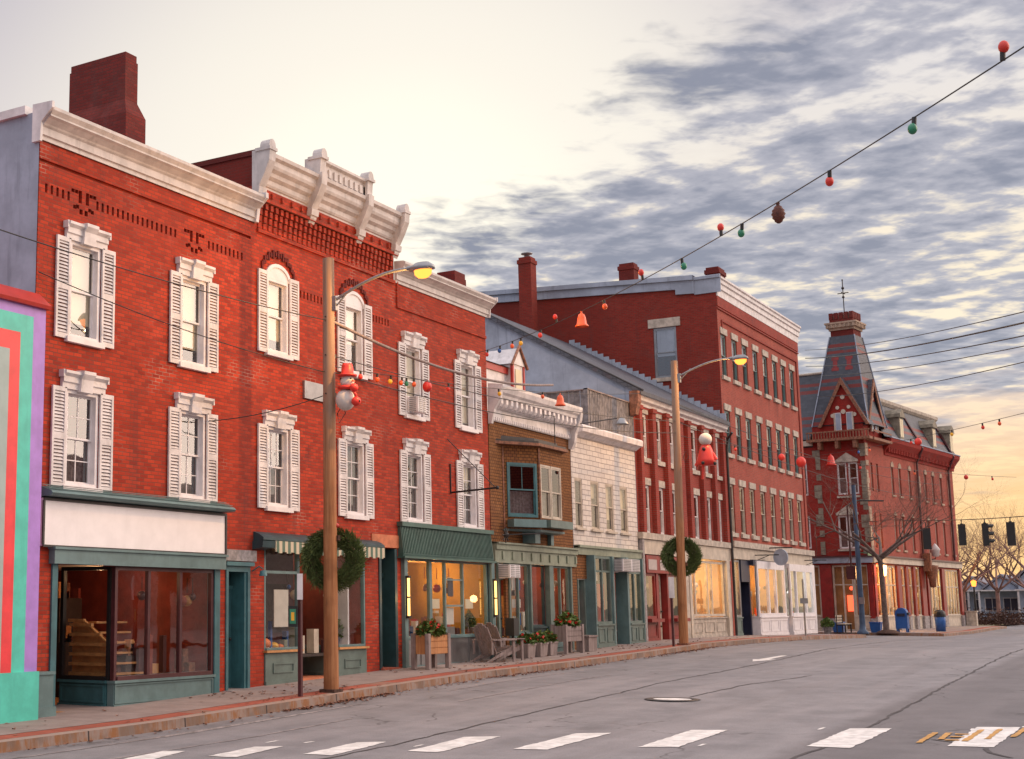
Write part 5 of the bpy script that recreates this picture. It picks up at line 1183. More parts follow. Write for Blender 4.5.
# corner stones
rd = random.Random(5)
b = MB(**KL)
for c in (.0, TW - .35):
    z = B1 + .1
    while z < EV - .2: w_ = rd.choice([.26, .42]); h = rd.uniform(.28, .42); b.box(c, c + w_, .0, .05, z, z + h); z += h + rd.choice([.02, .02, .28])
b.build('corner_stones', 'stone_dark', t_)
b = MB(**KR); z = B1 + .1
while z < EV - .2: w_ = rd.choice([.26, .42]); h = rd.uniform(.28, .42); b.box(0.0, w_, .0, .05, z, z + h); z += h + rd.choice([.02, .02, .28])
for s in W3: b.ext([(s - .30, 10.12), (s + .30, 10.12), (s + .2, 10.34), (s, 10.45), (s - .2, 10.34)], 0, .05); b.ext([(s - .30, 7.22), (s + .30, 7.22), (s, 7.45)], 0, .05); b.box(s - .3, s + .3, 0, .08, 5.08, 5.19); b.box(s - .3, s + .3, 0, .08, 8.33, 8.44)
b.box(9.45, 9.95, 0, .06, 8.8, 9.9)
b.build('stone_trim', 'stone_brown', t_)
for s in W3: 
    for T in ((8.45, 10.1), (5.2, 7.2)): sash(t_, KR, s - .24, s + .24, *T, mat='cream', d=-.1, fw=.05, lace=.5)
for s in (1.0, 2.0):
    for T in ((8.45, 10.1), (5.2, 7.2)): sash(t_, KR, s - .2, s + .2, *T, mat='cream', d=-.1, fw=.05)
for a, c, z0, z1 in [(o[0], o[1], o[2], o[3]) for o in opsL[:8]]: sash(t_, KL, a, c, z0, z1, mat='white', d=-.05, fw=.06, lace=.5)
b = MB(**KL)
for a, c, z in ((.40, 1.68, 10.12), (.56, 1.82, 7.07)): b.box(a, c, 0, .08, z, z + .12); b.box(a, c, 0, .1, z - 2.06, z - 1.95); b.ext([(a, z + .12), (c, z + .12), ((a + c) / 2, z + .55)], 0, .05)
b.build('window_trim', 'stone', t_)
# band over shops
b = MB(**KR); b.box(-.1, L + .1, .0, .16, B0, B1 - .06, 0); b.box(-.1, L + .14, .0, .26, B1 - .06, B1 + .04, 1); b.build('shop_band', ['cream', 'maroon'], t_)
b = MB(**KL); b.box(-.06, 14, .0, .16, B0, B1 - .06, 0); b.box(-.1, 14, .0, .24, B1 - .06, B1 + .04, 1); b.build('shop_band', ['stucco', 'maroon'], t_)
# eaves, mansard and downpipes
b = MB(**KR); b.prof([(0, 10.75), (.06, 10.75), (.08, 11.0), (.3, 11.3), (.46, 11.5), (.5, 11.72), (0, 11.75)], TD + .1, L + .25)
for i in range(44): x = TD + .3 + i * .31; b.box(x, x + .12, .08, .26, 10.92, 11.2)
b.build('eaves', 'brick_tower', t_)
b = MB(**KR); b.prof([(.46, 11.72), (.54, 11.74), (.54, 11.8), (.3, 11.82)], TD + .1, L + .3); b.build('gutter', 'stucco', t_)
b = MB(**KR); b.add([(TD - .6, .32, 11.78), (L + .1, .32, 11.78), (L - .75, -.75, 14.15), (TD - .6, -.75, 14.15), (L + .1, -14, 11.78), (L - .75, -13, 14.15)], [(0, 1, 2, 3), (1, 4, 5, 2)]); b.add([(TD - .6, -.75, 14.15), (L - .75, -.75, 14.15), (L - .75, -13, 14.4), (TD - .6, -13, 14.4)], [(0, 1, 2, 3)]); b.build('mansard_roof', 'slate_banded', t_)
b = MB(**KR); b.prof([(-.95, 14.02), (-.66, 14.05), (-.52, 14.2), (-.5, 14.38), (-.95, 14.42)], TD - .6, L - .45); b.build('roof_cornice', 'stone', t_)
b = MB(**KL); b.add([(TW + .2, -.1, 11.6), (14, -.1, 11.6), (14, -1.8, 15.7), (TW - .6, -1.8, 15.7)], [(0, 1, 2, 3)]); b.add([(TW - .6, -1.8, 15.7), (14, -1.8, 15.7), (14, -6, 15.7), (TW - .6, -6, 15.7)], [(0, 1, 2, 3)]); b.add([(TW - .6, -1.8, 15.7), (TW - .6, -6, 15.7), (TW - .6, -6.5, 11.6), (TW - .6, -.1, 11.6)], [(0, 1, 2, 3)]); b.build('side_roof', 'slate_banded', t_)
b = MB(**KL); b.box(TW, 14, -.1, .12, 11.2, 11.5); b.tube([(TW - .6, -1.8, 15.75), (14, -1.8, 15.75)], .09, 5); b.build('side_eaves', 'cream', t_)
for s in (6.0, 12.6, 16.4):
    b = MB(**KR); b.box(s - .36, s + .36, -.9, .34, 11.85, 13.2, 0); b.ext([(s - .48, 13.2), (s + .48, 13.2), (s + .42, 13.42), (s, 13.72), (s - .42, 13.42)], -1.1, .44, 0); dm = b.build('dormer', 'stone_dark', t_)
    b = MB(**KR); b.box(s - .28, s - .03, .34, .36, 12.0, 13.1); b.box(s + .03, s + .28, .34, .36, 12.0, 13.1); b.build('pane', 'blind', dm)
b = MB(**KR)
for s in (9.3, 16.0): b.tube([(s, -.68, 14.1), (s, .40, 11.85), (s, .52, 11.6), (s, .12, 10.7), (s, .10, B1 + .1)], .07, 6)
b.build('downpipe', 'maroon', t_)
# shop fronts under the band
b = MB(**KR)
for a, c in ((.0, .35), (1.45, 1.85), (4.15, 4.8), (5.8, 6.2), (7.2, 7.6), (8.7, 9.5), (9.9, 10.2), (13.0, 13.6), (16.9, L)): b.box(a, c, -.2, .08, 1.3, B0 - .1, 0); b.box(a - .03, c + .03, -.2, .12, .2, 1.3, 1)
b.build('pier', ['shop_red', 'granite'], t_)
for a, c, lit in ((.4, 1.42, 1), (1.9, 4.1, 1), (4.85, 5.75, 0), (6.25, 7.15, 0), (7.65, 8.65, 0), (10.25, 12.95, 1), (13.65, 16.85, 0)):
    n = max(1, int((c - a) / .8)); glazing(t_, KR, a, c, 1.3, B0 - .12, [a + (c - a) * (i + 1) / (n + 1) for i in range(n if c - a > 1.5 else 0)], 'cream', d=-.05, fw=.09, trans=3.1); panelled(t_, KR, a, c, .45, 1.28, 'cream', 1, -.02, frame=.12)
b = MB(**KL)
for a, c in ((0, .22), (2.3, 2.95), (5.0, 5.4), (8, 8.4)): b.box(a, c, -.2, .08, 1.2, B0 - .1, 0); b.box(a - .03, c + .03, -.2, .12, .2, 1.2, 1)
b.build('pier', ['shop_red', 'granite'], t_)
for a, c in ((.26, 1.1), (2.98, 4.95), (5.45, 7.9)): glazing(t_, KL, a, c, 1.3, B0 - .12, (), 'cream', d=-.05, fw=.09, trans=3.1); panelled(t_, KL, a, c, .45, 1.28, 'cream', 1, -.02, frame=.12)
glazing(t_, KL, 1.12, 2.28, .5, B0 - .12, (1.7,), 'cream', d=-.08, fw=.09, trans=3.1)
room(t_, KR, .3, L - .3, 3.8, .45, B0 - .05, 'interior_warm', 'shelf_wood', d0=-.2)
shopfit(t_, KR, .6, 16, 3.4, .45, 71, ('shelf_wood', 'paper', 'cream', 'white', 'maroon', 'sage_light'))
def KRp(s, d, z): return (O[0] + UR[0] * s + UR[1] * d, O[1] + UR[1] * s - UR[0] * d, z)
for s, e, c in ((1.2, 110, (1, .5, .16)), (3, 120, (1, .5, .16)), (6.6, 60, (1, .55, .2)), (11.6, 190, (1, .75, .25)), (15.2, 70, (1, .65, .3))): shoplight(KRp(s, -1.4, 3.7), e, c, .2)
b = MB(**KL); b.ball((1.35, -.4, 2.9), .14, 8); b.box(1.15, 1.6, -.3, -.28, 1.6, 2.5, 0); b.build('hanging_lamp', 'red_glow', t_); shoplight(KRp(.5, -.9, 3.3), 70, (1, .35, .1), .1)
b = MB(**KL); b.box(4.6, 5.4, 0, .9, 3.9, 3.95); b.ext([(4.4, 3.6), (5.6, 3.6), (5.2, 3.9), (4.8, 3.9)], .1, .95); b.build('awning', 'white', t_)
b = MB(**KR); b.lathe((9.6, .45, 3.0), [(.001, 0), (.18, .05), (.22, .5), (.32, .9), (.34, 1.2), (.4, 1.35), (.001, 1.4)], 10, 0); b.box(9.1, 9.4, .1, .55, 4.0, 5.1, 0); b.build('stone_bracket', 'rust', t_)
o = thing('wall_lantern', 'lit lantern on the corner of the towered block', 'lantern', KRp(.2, .5, 3.6)); b = MB(**KR); b.lathe((.2, .5, 3.55), [(.001, 0), (.16, .05), (.2, .6), (.001, .65)], 10); b.build('glass', 'bulb_warm', o); b = MB(**KR); b.tube([(.2, 0, 4.3), (.2, .5, 4.4), (.2, .5, 4.2)], .03, 5); b.lathe((.2, .5, 4.18), [(.22, 0), (.05, .14), (.001, .2)], 10); b.build('bracket', 'black', o); shoplight(KRp(.2, .9, 3.8), 160, (1, .5, .15))
o = thing('wall_lantern', 'white unlit globe lantern over the middle of the towered block', 'lantern', KRp(10.4, .5, 4.9)); b = MB(**KR); b.lathe((10.4, .5, 4.9), [(.001, 0), (.2, .05), (.26, .4), (.3, .45), (.1, .75), (.001, .85)], 10); b.build('globe', 'white', o); b = MB(**KR); b.tube([(10.4, 0, 4.7), (10.4, .5, 4.8), (10.4, .5, 4.95)], .03, 5); b.build('bracket', 'black', o)

# ================================================================ utility poles with street lamps
def upole(X, Y, zt, zarm, lab, r0=.15, r1=.115, lean=0.0, armL=1.85, e=420):
    o = thing('utility_pole', lab, 'utility pole', (X, Y, g(X)), 'wooden utility poles along the kerb')
    b = MB(); rd = random.Random(int(X)); n = 14; pts = []; rr = []
    for i in range(n + 1): t = i / n; pts.append((X + lean * t, -Y, g(X) - .05 + (zt - g(X)) * t)); rr.append(r0 + (r1 - r0) * t + rd.uniform(-.004, .004))
    b.tube(pts, rr, 14); b.build('pole', 'pole_wood', o)
    xa = X + lean * (zarm - .5) / zt
    b = MB(); pts = []
    for i in range(13):
        t = i / 12; pts.append((xa, -Y + .12 + armL * t, zarm - .45 + .45 * math.sin(min(1, t * 1.15) * math.pi / 2)))
    b.tube(pts, .032, 8); b.box(xa - .05, xa + .05, -Y + .05, -Y + .2, zarm - .65, zarm - .35); b.tube([(xa, -Y + .12, zarm - .62), (xa, -Y + .55, zarm - .22)], .018, 6); b.build('lamp_arm', 'grey_metal', o)
    d = -Y + .12 + armL
    b = MB(); b.lathe((xa, d + .22, zarm - .07), [(.001, .16), (.09, .15), (.15, .08), (.17, .0), (.001, -.0)], 14, 0, (.8, 1.7)); b.tube([(xa, d - .1, zarm), (xa, d + .1, zarm + .01)], .05, 8); hd = b.build('lamp_head', 'grey_metal', o)
    b = MB(); b.lathe((xa, d + .24, zarm - .08), [(.15, 0), (.14, -.08), (.08, -.15), (.001, -.17)], 12, 0, (.85, 1.3)); b.build('lens', 'lamp_glow', hd)
    shoplight((xa, -(d + .25), zarm - .32), e, (1, .50, .14), .06)
    b = MB(); 
    for z in (zt - 1.3, zt - 2.1, zt - 2.9): b.tube([(xa - .14, -Y, z), (xa + .22, -Y, z)], .016, 6); b.lathe((xa + .2, -Y, z - .04), [(.001, 0), (.045, .01), (.045, .09), (.001, .1)], 8)
    b.tube([(xa + .10, -Y + .13, zt - 3.3), (xa + .2, -Y + .2, zt - 3.1), (xa + .14, -Y + .3, zt - 3.3), (xa + .06, -Y + .2, zt - 3.5), (xa + .10, -Y + .13, zt - 3.3)], .01, 5)
    b.build('insulator', 'dark_metal', o)
    b = MB(); b.box(X + .02 + lean * .3, X + .10 + lean * .3, -Y + .14, -Y + .18, 3.2, 3.3); b.box(X - .17, X + .17, -Y - .17, -Y + .17, g(X) - .02, g(X) + .05); b.build('tag', 'rust' if X > 40 else 'soil', o)
    return o
upole(24.32, -2.1, 9.08, 8.56, 'weathered wooden utility pole on near kerb carrying the snowman and a lit lamp')
upole(45.95, -2.1, 10.1, 9.95, 'wooden utility pole on far kerb before the two storey brick house, carrying a lit lamp', lean=.35)
def wreath(X, Y, Z, R_, lab):
    o = thing('christmas_wreath', lab, 'wreath', (X, Y, Z - R_), 'evergreen wreaths on the utility poles')
    rd = random.Random(int(X)); b = MB(); f = MB(); c = math.cos(R(-27)); s_ = math.sin(R(-27))
    b.tube([(X - (R_ - .2) * math.cos(a) * s_, -Y + (R_ - .2) * math.cos(a) * c, Z + (R_ - .2) * math.sin(a)) for a in [i * math.pi / 12 for i in range(25)]], .05, 6, 0, False)
    for i in range(8000):
        a = rd.uniform(0, 6.283); q = rd.uniform(0, 6.283); rr = .155 * math.sqrt(rd.random()) + .02; rm = R_ - .19 + rr * math.cos(q)
        p = Vector((rr * math.sin(q), rm * math.cos(a), rm * math.sin(a))); tang = Vector((0, -math.sin(a), math.cos(a)))
        out = Vector((math.sin(q), math.cos(q) * math.cos(a), math.cos(q) * math.sin(a)))
        dr = (tang * rd.uniform(.5, 1.1) + out * rd.uniform(.3, 1.2) + Vector((rd.uniform(-.5, .5), rd.uniform(-.5, .5), rd.uniform(-.5, .5)))).normalized(); L_ = rd.uniform(.05, .11) if rd.random() < .85 else rd.uniform(.11, .19)
        w_ = dr.cross(Vector((rd.random(), rd.random(), rd.random()))).normalized() * .012; e = p + dr * L_
        tr = lambda v: (X + v.x * c - v.y * s_, -Y + v.x * s_ + v.y * c, Z + v.z)
        f.add([tr(p - w_), tr(p + w_), tr(e + w_ * .3), tr(e - w_ * .3)], [(0, 1, 2, 3)])
    b.build('ring', 'twig', o); f.build('foliage', 'leaf_wreath', o)
    if X < 30:
        b = MB(); b.ball((X - .16, -Y + .1, Z + R_ + .02), .09, 8, 0, (1, 1.6, .8)); b.box(X - .18, X - .15, -Y + .12, -Y + .17, Z + .15, Z + R_); b.box(X - .18, X - .15, -Y + .04, -Y + .08, Z + .25, Z + R_); b.build('bow', 'red_paint', o)
wreath(24.55, -2.02, 2.84, .64, 'large evergreen wreath behind the near utility pole')
wreath(46.25, -2.05, 3.50, .64, 'large evergreen wreath behind the far utility pole')

# light-up plastic figures
X, Y = 24.32, -2.32
o = thing('snowman_figure', 'plastic snowman decoration with red hat strapped to the near utility pole', 'decoration', (X, Y, 5.75))
b = MB(); b.ball((X + .06, -Y + .13, 6.04), .20, 14, 0, (1, 1, 1.1)); b.ball((X + .06, -Y + .18, 6.41), .145, 12, 0); b.build('body', 'white_plastic', o)
b = MB(); b.lathe((X + .06, -Y + .18, 6.52), [(.001, -.02), (.2, 0), (.2, .03), (.13, .05), (.12, .2), (.10, .26), (.001, .27)], 14); b.build('hat', 'red_plastic', o)
b = MB(); b.lathe((X + .06, -Y + .16, 6.24), [(.12, .0), (.18, .02), (.19, .06), (.13, .09)], 14); b.ball((X - .02, -Y + .38, 6.26), .09, 8); b.ball((X + .0, -Y + .42, 5.98), .10, 8); b.tube([(X - .02, -Y + .36, 6.22), (X - .02, -Y + .42, 6.1), (X, -Y + .42, 6.0)], .035, 6); b.build('scarf', 'red_plastic', o)
b = MB(); b.ball((X - .05, -Y + .33, 6.45), .018, 6); b.ball((X + .07, -Y + .345, 6.46), .018, 6); b.ball((X - .02, -Y + .50, 5.98), .028, 6); b.build('eyes', 'black', o); b = MB(); b.tube([(X, -Y + .33, 6.41), (X, -Y + .41, 6.39)], [.022, .004], 6); b.build('nose', 'orange_plastic', o)
X, Y = 46.2, -3.05
o = thing('santa_figure', 'plastic figure in red coat with white head hanging beside the far utility pole', 'decoration', (X, Y, 6.5))
b = MB(); b.lathe((X, -Y, 6.45), [(.001, .0), (.32, .02), (.30, .2), (.2, .55), (.14, .68), (.001, .7)], 14); b.tube([(X - .1, -Y - .08, 6.5), (X - .1, -Y - .12, 6.0)], .04, 6); b.tube([(X, -Y - .2, 6.75), (X, -Y - .34, 6.45)], .07, 7); b.tube([(X, -Y + .2, 6.85), (X, -Y + .32, 6.62)], .07, 7); b.build('coat', 'red_plastic', o)
b = MB(); b.ball((X, -Y, 7.32), .21, 14); b.build('head', 'white_plastic', o); b = MB(); b.ball((X - .22, -Y + .0, 6.98), .06, 6); b.ball((X - .30, -Y - .02, 6.52), .06, 6); b.ball((X - .1, -Y + .3, 6.5), .06, 6); b.build('buttons', 'black', o)

# ================================================================ wires
def cat(A, B, sag, n=24): return [tuple(A[k] + (B[k] - A[k]) * i / n - (sag * 4 * (i / n) * (1 - i / n) if k == 2 else 0) for k in range(3)) for i in range(n + 1)]
def wire(A, B, sag, r, lab, cat_='cable', name='overhead_cable', group=None, mat='black'):
    b = MB(); b.tube([(x, -y, z) for x, y, z in cat(A, B, sag)], r, 5); o = b.build(name, mat); recenter(o); return tag(o, lab, cat_, group)
P1 = (24.34, -2.1); P2 = (46.2, -2.1)
wire((8, -2.1, 7.9), (*P1, 7.72), .30, .011, 'thin cable from left edge to the near pole, upper one')
wire((17.9, -.05, 7.75), (*P1, 6.62), .14, .010, 'thin cable from the left corner of the brick row to the near pole, lower one')
wire((*P1, 7.74), (39.9, -.42, 8.55), .40, .036, 'thick brown bundled cable from near pole to toothed cornice', mat='grey_wood')
wire((*P1, 7.0), (*P2, 8.0), .3, .010, 'thin cable between the two wooden poles, upper one')
wire((*P1, 6.66), (*P2, 7.6), .34, .012, 'thin cable between the two wooden poles, lower one')
wire((*P1, 6.2), (22.9, -.02, 5.62), .1, .010, 'short slack cable from near pole down to the brick wall')
wire((*P2, 8.6), (90, -3.2, 8.9), .5, .012, 'thin cable from far pole past the towered block')
wire((*P2, 8.0), (90, -3.4, 8.0), .5, .012, 'cable low behind the hanging figure, running to the towered block')
for i, (zA, zB, r, w_) in enumerate(((17.3, 9.20, .015, 'topmost'), (16.8, 8.93, .026, 'thick second'), (16.3, 8.60, .018, 'third'), (15.7, 8.35, .014, 'fourth'))):
    wire((88, 3.4, zA), (38, -14.1, zB - .15), .25, r, 'power line across the sky beside the tower, %s from top' % w_, 'power line', 'power_line', 'power lines beside the tower')
o1 = wire((86, 2.4, 14.1), (38, -14.1, 7.85), .25, .014, 'lowest line across the sky beside the tower carrying one green bulb', 'power line', 'power_line')
def bulb(parent, p, col, r=.046, up=False, tilt=(0, 0)):
    x, y, z = p; s_ = 1 if up else -1
    b = MB(); b.tube([(x, -y, z), (x + tilt[0] * .3, -y + tilt[1] * .3, z + s_ * .085)], .026, 7, 1); b.ball((x + tilt[0], -y + tilt[1], z + s_ * (.08 + r)), r, 8, 0, (1, 1, 1.25)); return b.build('bulb', [col, 'black'], parent)
def lights(name, A, B, sag, cols, lab, r=.008, group='strings of coloured bulbs'):
    pts = cat(A, B, sag, 60); o = thing(name, lab, 'string lights', A, group)
    b = MB(); b.tube([(x, -y, z) for x, y, z in pts], r, 5); b.build('cable', 'black', o)
    for t, c, up in cols:
        i = t * 60; k = min(59, int(i)); f = i - k; p = [pts[k][j] + (pts[k + 1][j] - pts[k][j]) * f for j in range(3)]; bulb(o, p, c, up=up, r=.05, tilt=(random.uniform(-.03, .03), random.uniform(-.03, .03)))
    return pts
def orn(pts, t, kind, col, lab, s_=1.0):
    p = pts[int(t * 60)]; x, y, z = p[0], -p[1], p[2]
    if kind == 'bell':
        b = MB(); b.lathe((x, y, z - .62 * s_), [(.26 * s_, 0), (.27 * s_, .03 * s_), (.20 * s_, .10 * s_), (.165 * s_, .35 * s_), (.12 * s_, .48 * s_), (.03 * s_, .55 * s_), (.02, .62 * s_)], 14)
        return tag(recenter(b.build('bell_ornament', col)), lab, 'bell')
    if kind == 'cone':
        b = MB(); b.lathe((x, y, z - .58 * s_), [(.001, 0)] + [(.17 * s_ * math.sin(math.pi * (i + .5) / 11) ** .7 * (1.1 if i % 2 else .92), .05 * i * s_) for i in range(11)] + [(.03, .56 * s_)], 12)
        return tag(recenter(b.build('cone_ornament', col)), lab, 'ornament')
    s_ *= .8; b = MB(); b.ball((x, y, z - .24 * s_), .19 * s_, 10, 0, (1, 1, 1.15)); b.tube([(x, y, z), (x, y, z - .08)], .02, 5); return tag(recenter(b.build('ball_ornament', col)), lab, 'ornament')
RD, OR, YE, GR, BL = 'red_plastic', 'orange_plastic', 'yellow_plastic', 'green_plastic', 'blue_plastic'
pt = lights('string_lights', (35.6, -.05, 8.95), (14.0, -16.26, 7.05), .36, [(.045, RD, 0), (.105, BL, 0), (.195, YE, 0), (.16, OR, 0), (.27, RD, 0), (.325, RD, 1), (.46, OR, 0), (.55, RD, 1), (.625, GR, 0), (.69, RD, 1), (.72, GR, 0), (.825, RD, 0), (.902, GR, 0), (.965, RD, 1)], 'string of coloured bulbs rising across the sky to the upper right')
orn(pt, .405, 'bell', OR, 'orange plastic bell on the high string before the dark brick gable', .52); orn(pt, .767, 'cone', 'brown_cone', 'large dark pine cone ornament against the clouds', .50)
pt = lights('string_lights', (24.4, -2.2, 6.75), (47.9, -.35, 9.3), .22, [(.05, RD, 0), (.085, OR, 0), (.115, YE, 0), (.14, OR, 0), (.15, GR, 0), (.168, OR, 0), (.255, RD, 0), (.40, YE, 0), (.55, OR, 0)], 'low string of coloured bulbs from near pole along the brick row')
orn(pt, .03, 'cone', 'brown_cone', 'small brown cone ornament hanging by the snowman', .55); orn(pt, .215, 'ball', RD, 'red lantern ornament before the right brick house', .75); orn(pt, .63, 'bell', OR, 'small orange bell over the toothed white cornice', .6)
pt = lights('string_lights', (46.3, -2.2, 7.5), (74, -9, 7.85), .25, [(.12, RD, 0), (.45, RD, 0), (.62, OR, 0), (.9, RD, 0)], 'distant string of bulbs from far pole across the junction')
orn(pt, .244, 'ball', RD, 'red ball ornament before the windows of the four storey block', .75); orn(pt, .295, 'ball', RD, 'larger red ball at right corner of the four storey block', 1.15); orn(pt, .81, 'ball', RD, 'small red ornament against the yellow sky', .6)
pt = lights('string_lights', (71.9, -.1, 9.15), (43.5, -12.7, 7.15), .12, [(.36, BL, 0), (.42, OR, 0), (.62, RD, 0), (.78, YE, 0), (.88, RD, 0), (.93, OR, 0)], 'distant string of bulbs leaving the right corner of the four storey block')
orn(pt, .19, 'bell', RD, 'red bell before the tower of the corner block', .85); orn(pt, .65, 'ball', RD, 'red ball ornament before the mansard roof', .8)
bulb(o1, (53, -8.95, 9.85), GR, .07) if False else None

# ================================================================ traffic lights on a span wire
A_, B_ = (91.6, .5, 7.1), (60, -14, 5.5)
spn = wire(A_, B_, .25, .02, 'span wire holding the traffic lights', 'span wire', 'span_wire'); pts = cat(A_, B_, .25, 60)
def signal(p, lab, yaw, h=1.05, lit=None, w_=.34):
    o = thing('traffic_light', lab, 'traffic light', (p[0], p[1], p[2] - h - .25), 'traffic lights on the span wire'); c, s_ = math.cos(yaw), math.sin(yaw); K = dict(o=(p[0], p[1]), u=(c, s_))
    b = MB(**K); b.box(-w_ / 2, w_ / 2, -.12, .12, p[2] - h - .22, p[2] - .22); b.tube([(0, 0, p[2]), (0, 0, p[2] - .22)], .025, 6); b.box(-.06, .06, -.06, .06, p[2] - .26, p[2] - .18); b.build('housing', 'black', o)
    for k in range(3):
        z = p[2] - .22 - h * (k + .5) / 3
        b = MB(**K); b.tube([(0, .12, z), (0, .135, z)], .115, 12); b.build('lens', ['red_paint', 'yellow_plastic', 'green_plastic'][k] if not (lit == k) else 'red_glow', o)
        b = MB(**K); n = 10
        for i in range(n):
            a0, a1 = math.pi * i / n - .15, math.pi * (i + 1) / n + -.15 + .0; b.add([(.14 * math.cos(a0), .12, z + .14 * math.sin(a0)), (.14 * math.cos(a1), .12, z + .14 * math.sin(a1)), (.14 * math.cos(a1), .36, z + .14 * math.sin(a1)), (.14 * math.cos(a0), .36, z + .14 * math.sin(a0))], [(0, 1, 2, 3)])
        b.build('visor', 'black', o)
for t, lab, yaw in ((.455, 'dark traffic light leftmost on the span wire, against the red brick end', R(98)), (.55, 'traffic light in side view with visors, middle of the span wire', R(15)), (.66, 'dark traffic light rightmost on the span wire', R(92))):
    signal(pts[int(t * 60)], lab, yaw)
o = thing('traffic_light', 'traffic light with red lamp mounted before the shops of the towered block', 'traffic light', (84, -3.3, 4.9)); K = dict(o=(84.0, -3.3), u=(.3, -.95), flip=1)
b = MB(**K); b.box(-.2, .2, -.12, .12, 4.95, 6.1); b.tube([(0, 0, 6.1), (0, 0, 6.4)], .03, 6); b.build('housing', 'black', o); b = MB(**K); b.tube([(0, -.12, 5.9), (0, -.14, 5.9)], .12, 10); b.build('lens', 'red_glow', o)
o = thing('pedestrian_signal', 'dark pedestrian signal hanging before the cream shop of the towered block', 'signal', (80.3, -.2, 3.3)); b = MB(); b.box(80.0, 80.5, -.1, .35, 3.3, 4.0, 0); b.box(80.1, 80.4, -.14, -.1, 3.4, 3.9, 1); b.tube([(80.25, .1, 4.0), (80.25, .1, 7.2)], .05, 6); b.build('housing', ['maroon', 'black'], o)
b = MB(); b.tube([(80.25, .1, 7.2), (80.6, .35, 7.5), (81.2, .6, 7.55), (79.9, 2.0, 7.4)], .045, 6); b.build('arm', 'black', o)

# ================================================================ kerb-side furniture
def post(X, Y, zt, lab, plates, mat='maroon', r=.035):
    o = thing('sign_post', lab, 'sign post', (X, Y, g(X)), 'slim sign posts by the kerb')
    b = MB(); b.box(X - r, X + r, -Y - r, -Y + r, g(X) - .05, zt); b.build('post', mat, o)
    for (z0, z1, hw, m, dy) in plates:
        b = MB(); b2 = MB(o=(X, Y), u=(.5, -.866)); b2.box(dy - hw, dy + hw, .04, .055, z0, z1); b2.build('plate', m, o)
    return o
o = post(23.28, -2.05, 2.1, 'slim maroon sign post beside the near utility pole with narrow white plate and green display', [(2.02, 2.52, .055, 'white_clean', 0), (1.50, 1.9, .09, 'black', -.14)])
b = MB(o=(23.28, -2.05), u=(.5, -.866)); b.box(-.2, -.08, .056, .066, 1.56, 1.84, 0); b.box(-.17, -.11, .067, .07, 1.62, 1.78, 1); b.build('display', ['green_plastic', 'yellow_plastic'], o)
post(44.95, -2.1, 2.75, 'thin sign post with white plate left of the far utility pole', [(2.15, 2.82, .09, 'white', 0)])
post(61.6, -2.1, 3.0, 'thin grey sign post before the white shop fronts', [(2.0, 2.22, .16, 'grey_metal', 0)], 'grey_metal', .03)
b = MB(); o = thing('street_name_pole', 'tall blue painted traffic pole on the corner before the tower', 'pole', (79.9, -.55, g(80)))
b.tube([(79.9, .55, .45), (79.9, .55, 8.3)], [.15, .11], 12); b.lathe((79.9, .55, .45), [(.3, 0), (.3, .1), (.18, .2), (.15, .5)], 12); b.build('pole', 'blue_pole', o)
b = MB(); b.box(80.0, 80.9, 1.0, 1.03, 4.55, 4.85); b.tube([(79.9, .55, 4.7), (80.1, 1.0, 4.7)], .02, 5); b.build('name_plate', 'green_plastic', o)
b = MB(); b.box(79.7, 79.78, .5, .75, 2.0, 2.35, 0); b.build('call_box', 'grey_metal', o)
# mailbox
X, Y = 82.7, -2.0; gz = g(X)
o = thing('mailbox', 'blue rounded street mailbox beside the bare tree', 'mailbox', (X, Y, gz)); b = MB(); pr = [(-.30, gz + .2), (.30, gz + .2), (.30, gz + 1.0)] + [(.30 * math.cos(a), gz + 1.0 + .30 * math.sin(a)) for a in [math.pi * i / 8 for i in range(1, 8)]] + [(-.30, gz + 1.0)]
b.prof([(-Y + d, z) for d, z in pr], X - .27, X + .27); b.build('body', 'blue_plastic', o)
b = MB(); [b.box(X + a, X + a + .08, -Y + c, -Y + c + .08, gz, gz + .2) for a in (-.26, .18) for c in (-.28, .2)]; b.build('legs', 'blue_plastic', o)
b = MB(); b.box(X - .30, X - .27, -Y - .2, -Y + .2, gz + .85, gz + 1.0); b.box(X - .25, X + .25, -Y + .30, -Y + .40, gz + .92, gz + 1.05); b.build('pull_door', 'navy', o)
X, Y = 86.6, -3.25; gz = g(X)
o = thing('litter_bin', 'blue litter bin with black domed lid near right shops of the towered block', 'litter bin', (X, Y, gz)); b = MB(); b.lathe((X, -Y, gz), [(.001, 0), (.25, 0), (.29, .8), (.27, .82)], 16); b.build('bin', 'blue_plastic', o); b = MB(); b.lathe((X, -Y, gz + .8), [(.31, 0), (.31, .1), (.28, .28), (.16, .38), (.001, .4)], 16); b.box(X - .33, X - .27, -Y - .1, -Y + .1, gz + .92, gz + 1.06); b.build('lid', 'black', o)
for k, (X, Y, lb) in enumerate(((80.3, .75, 'small square blue box on pavement by the tower shop'), (81.0, -1.0, 'small square blue box just left of the tree trunk'))):
    gz = g(X); o = thing('recycling_box', lb, 'box', (X, Y, gz)); b = MB(); b.add([(X - .24, -Y - .22, gz), (X + .24, -Y - .22, gz), (X + .24, -Y + .22, gz), (X - .24, -Y + .22, gz), (X - .3, -Y - .27, gz + .5), (X + .3, -Y - .27, gz + .5), (X + .3, -Y + .27, gz + .5), (X - .3, -Y + .27, gz + .5)], [(0, 1, 2, 3), (0, 1, 5, 4), (1, 2, 6, 5), (2, 3, 7, 6), (3, 0, 4, 7)]); b.build('tub', 'blue_plastic', o); b = MB(); b.box(X - .32, X + .32, -Y - .29, -Y + .29, gz + .48, gz + .55); b.build('rim', 'blue_plastic', o)
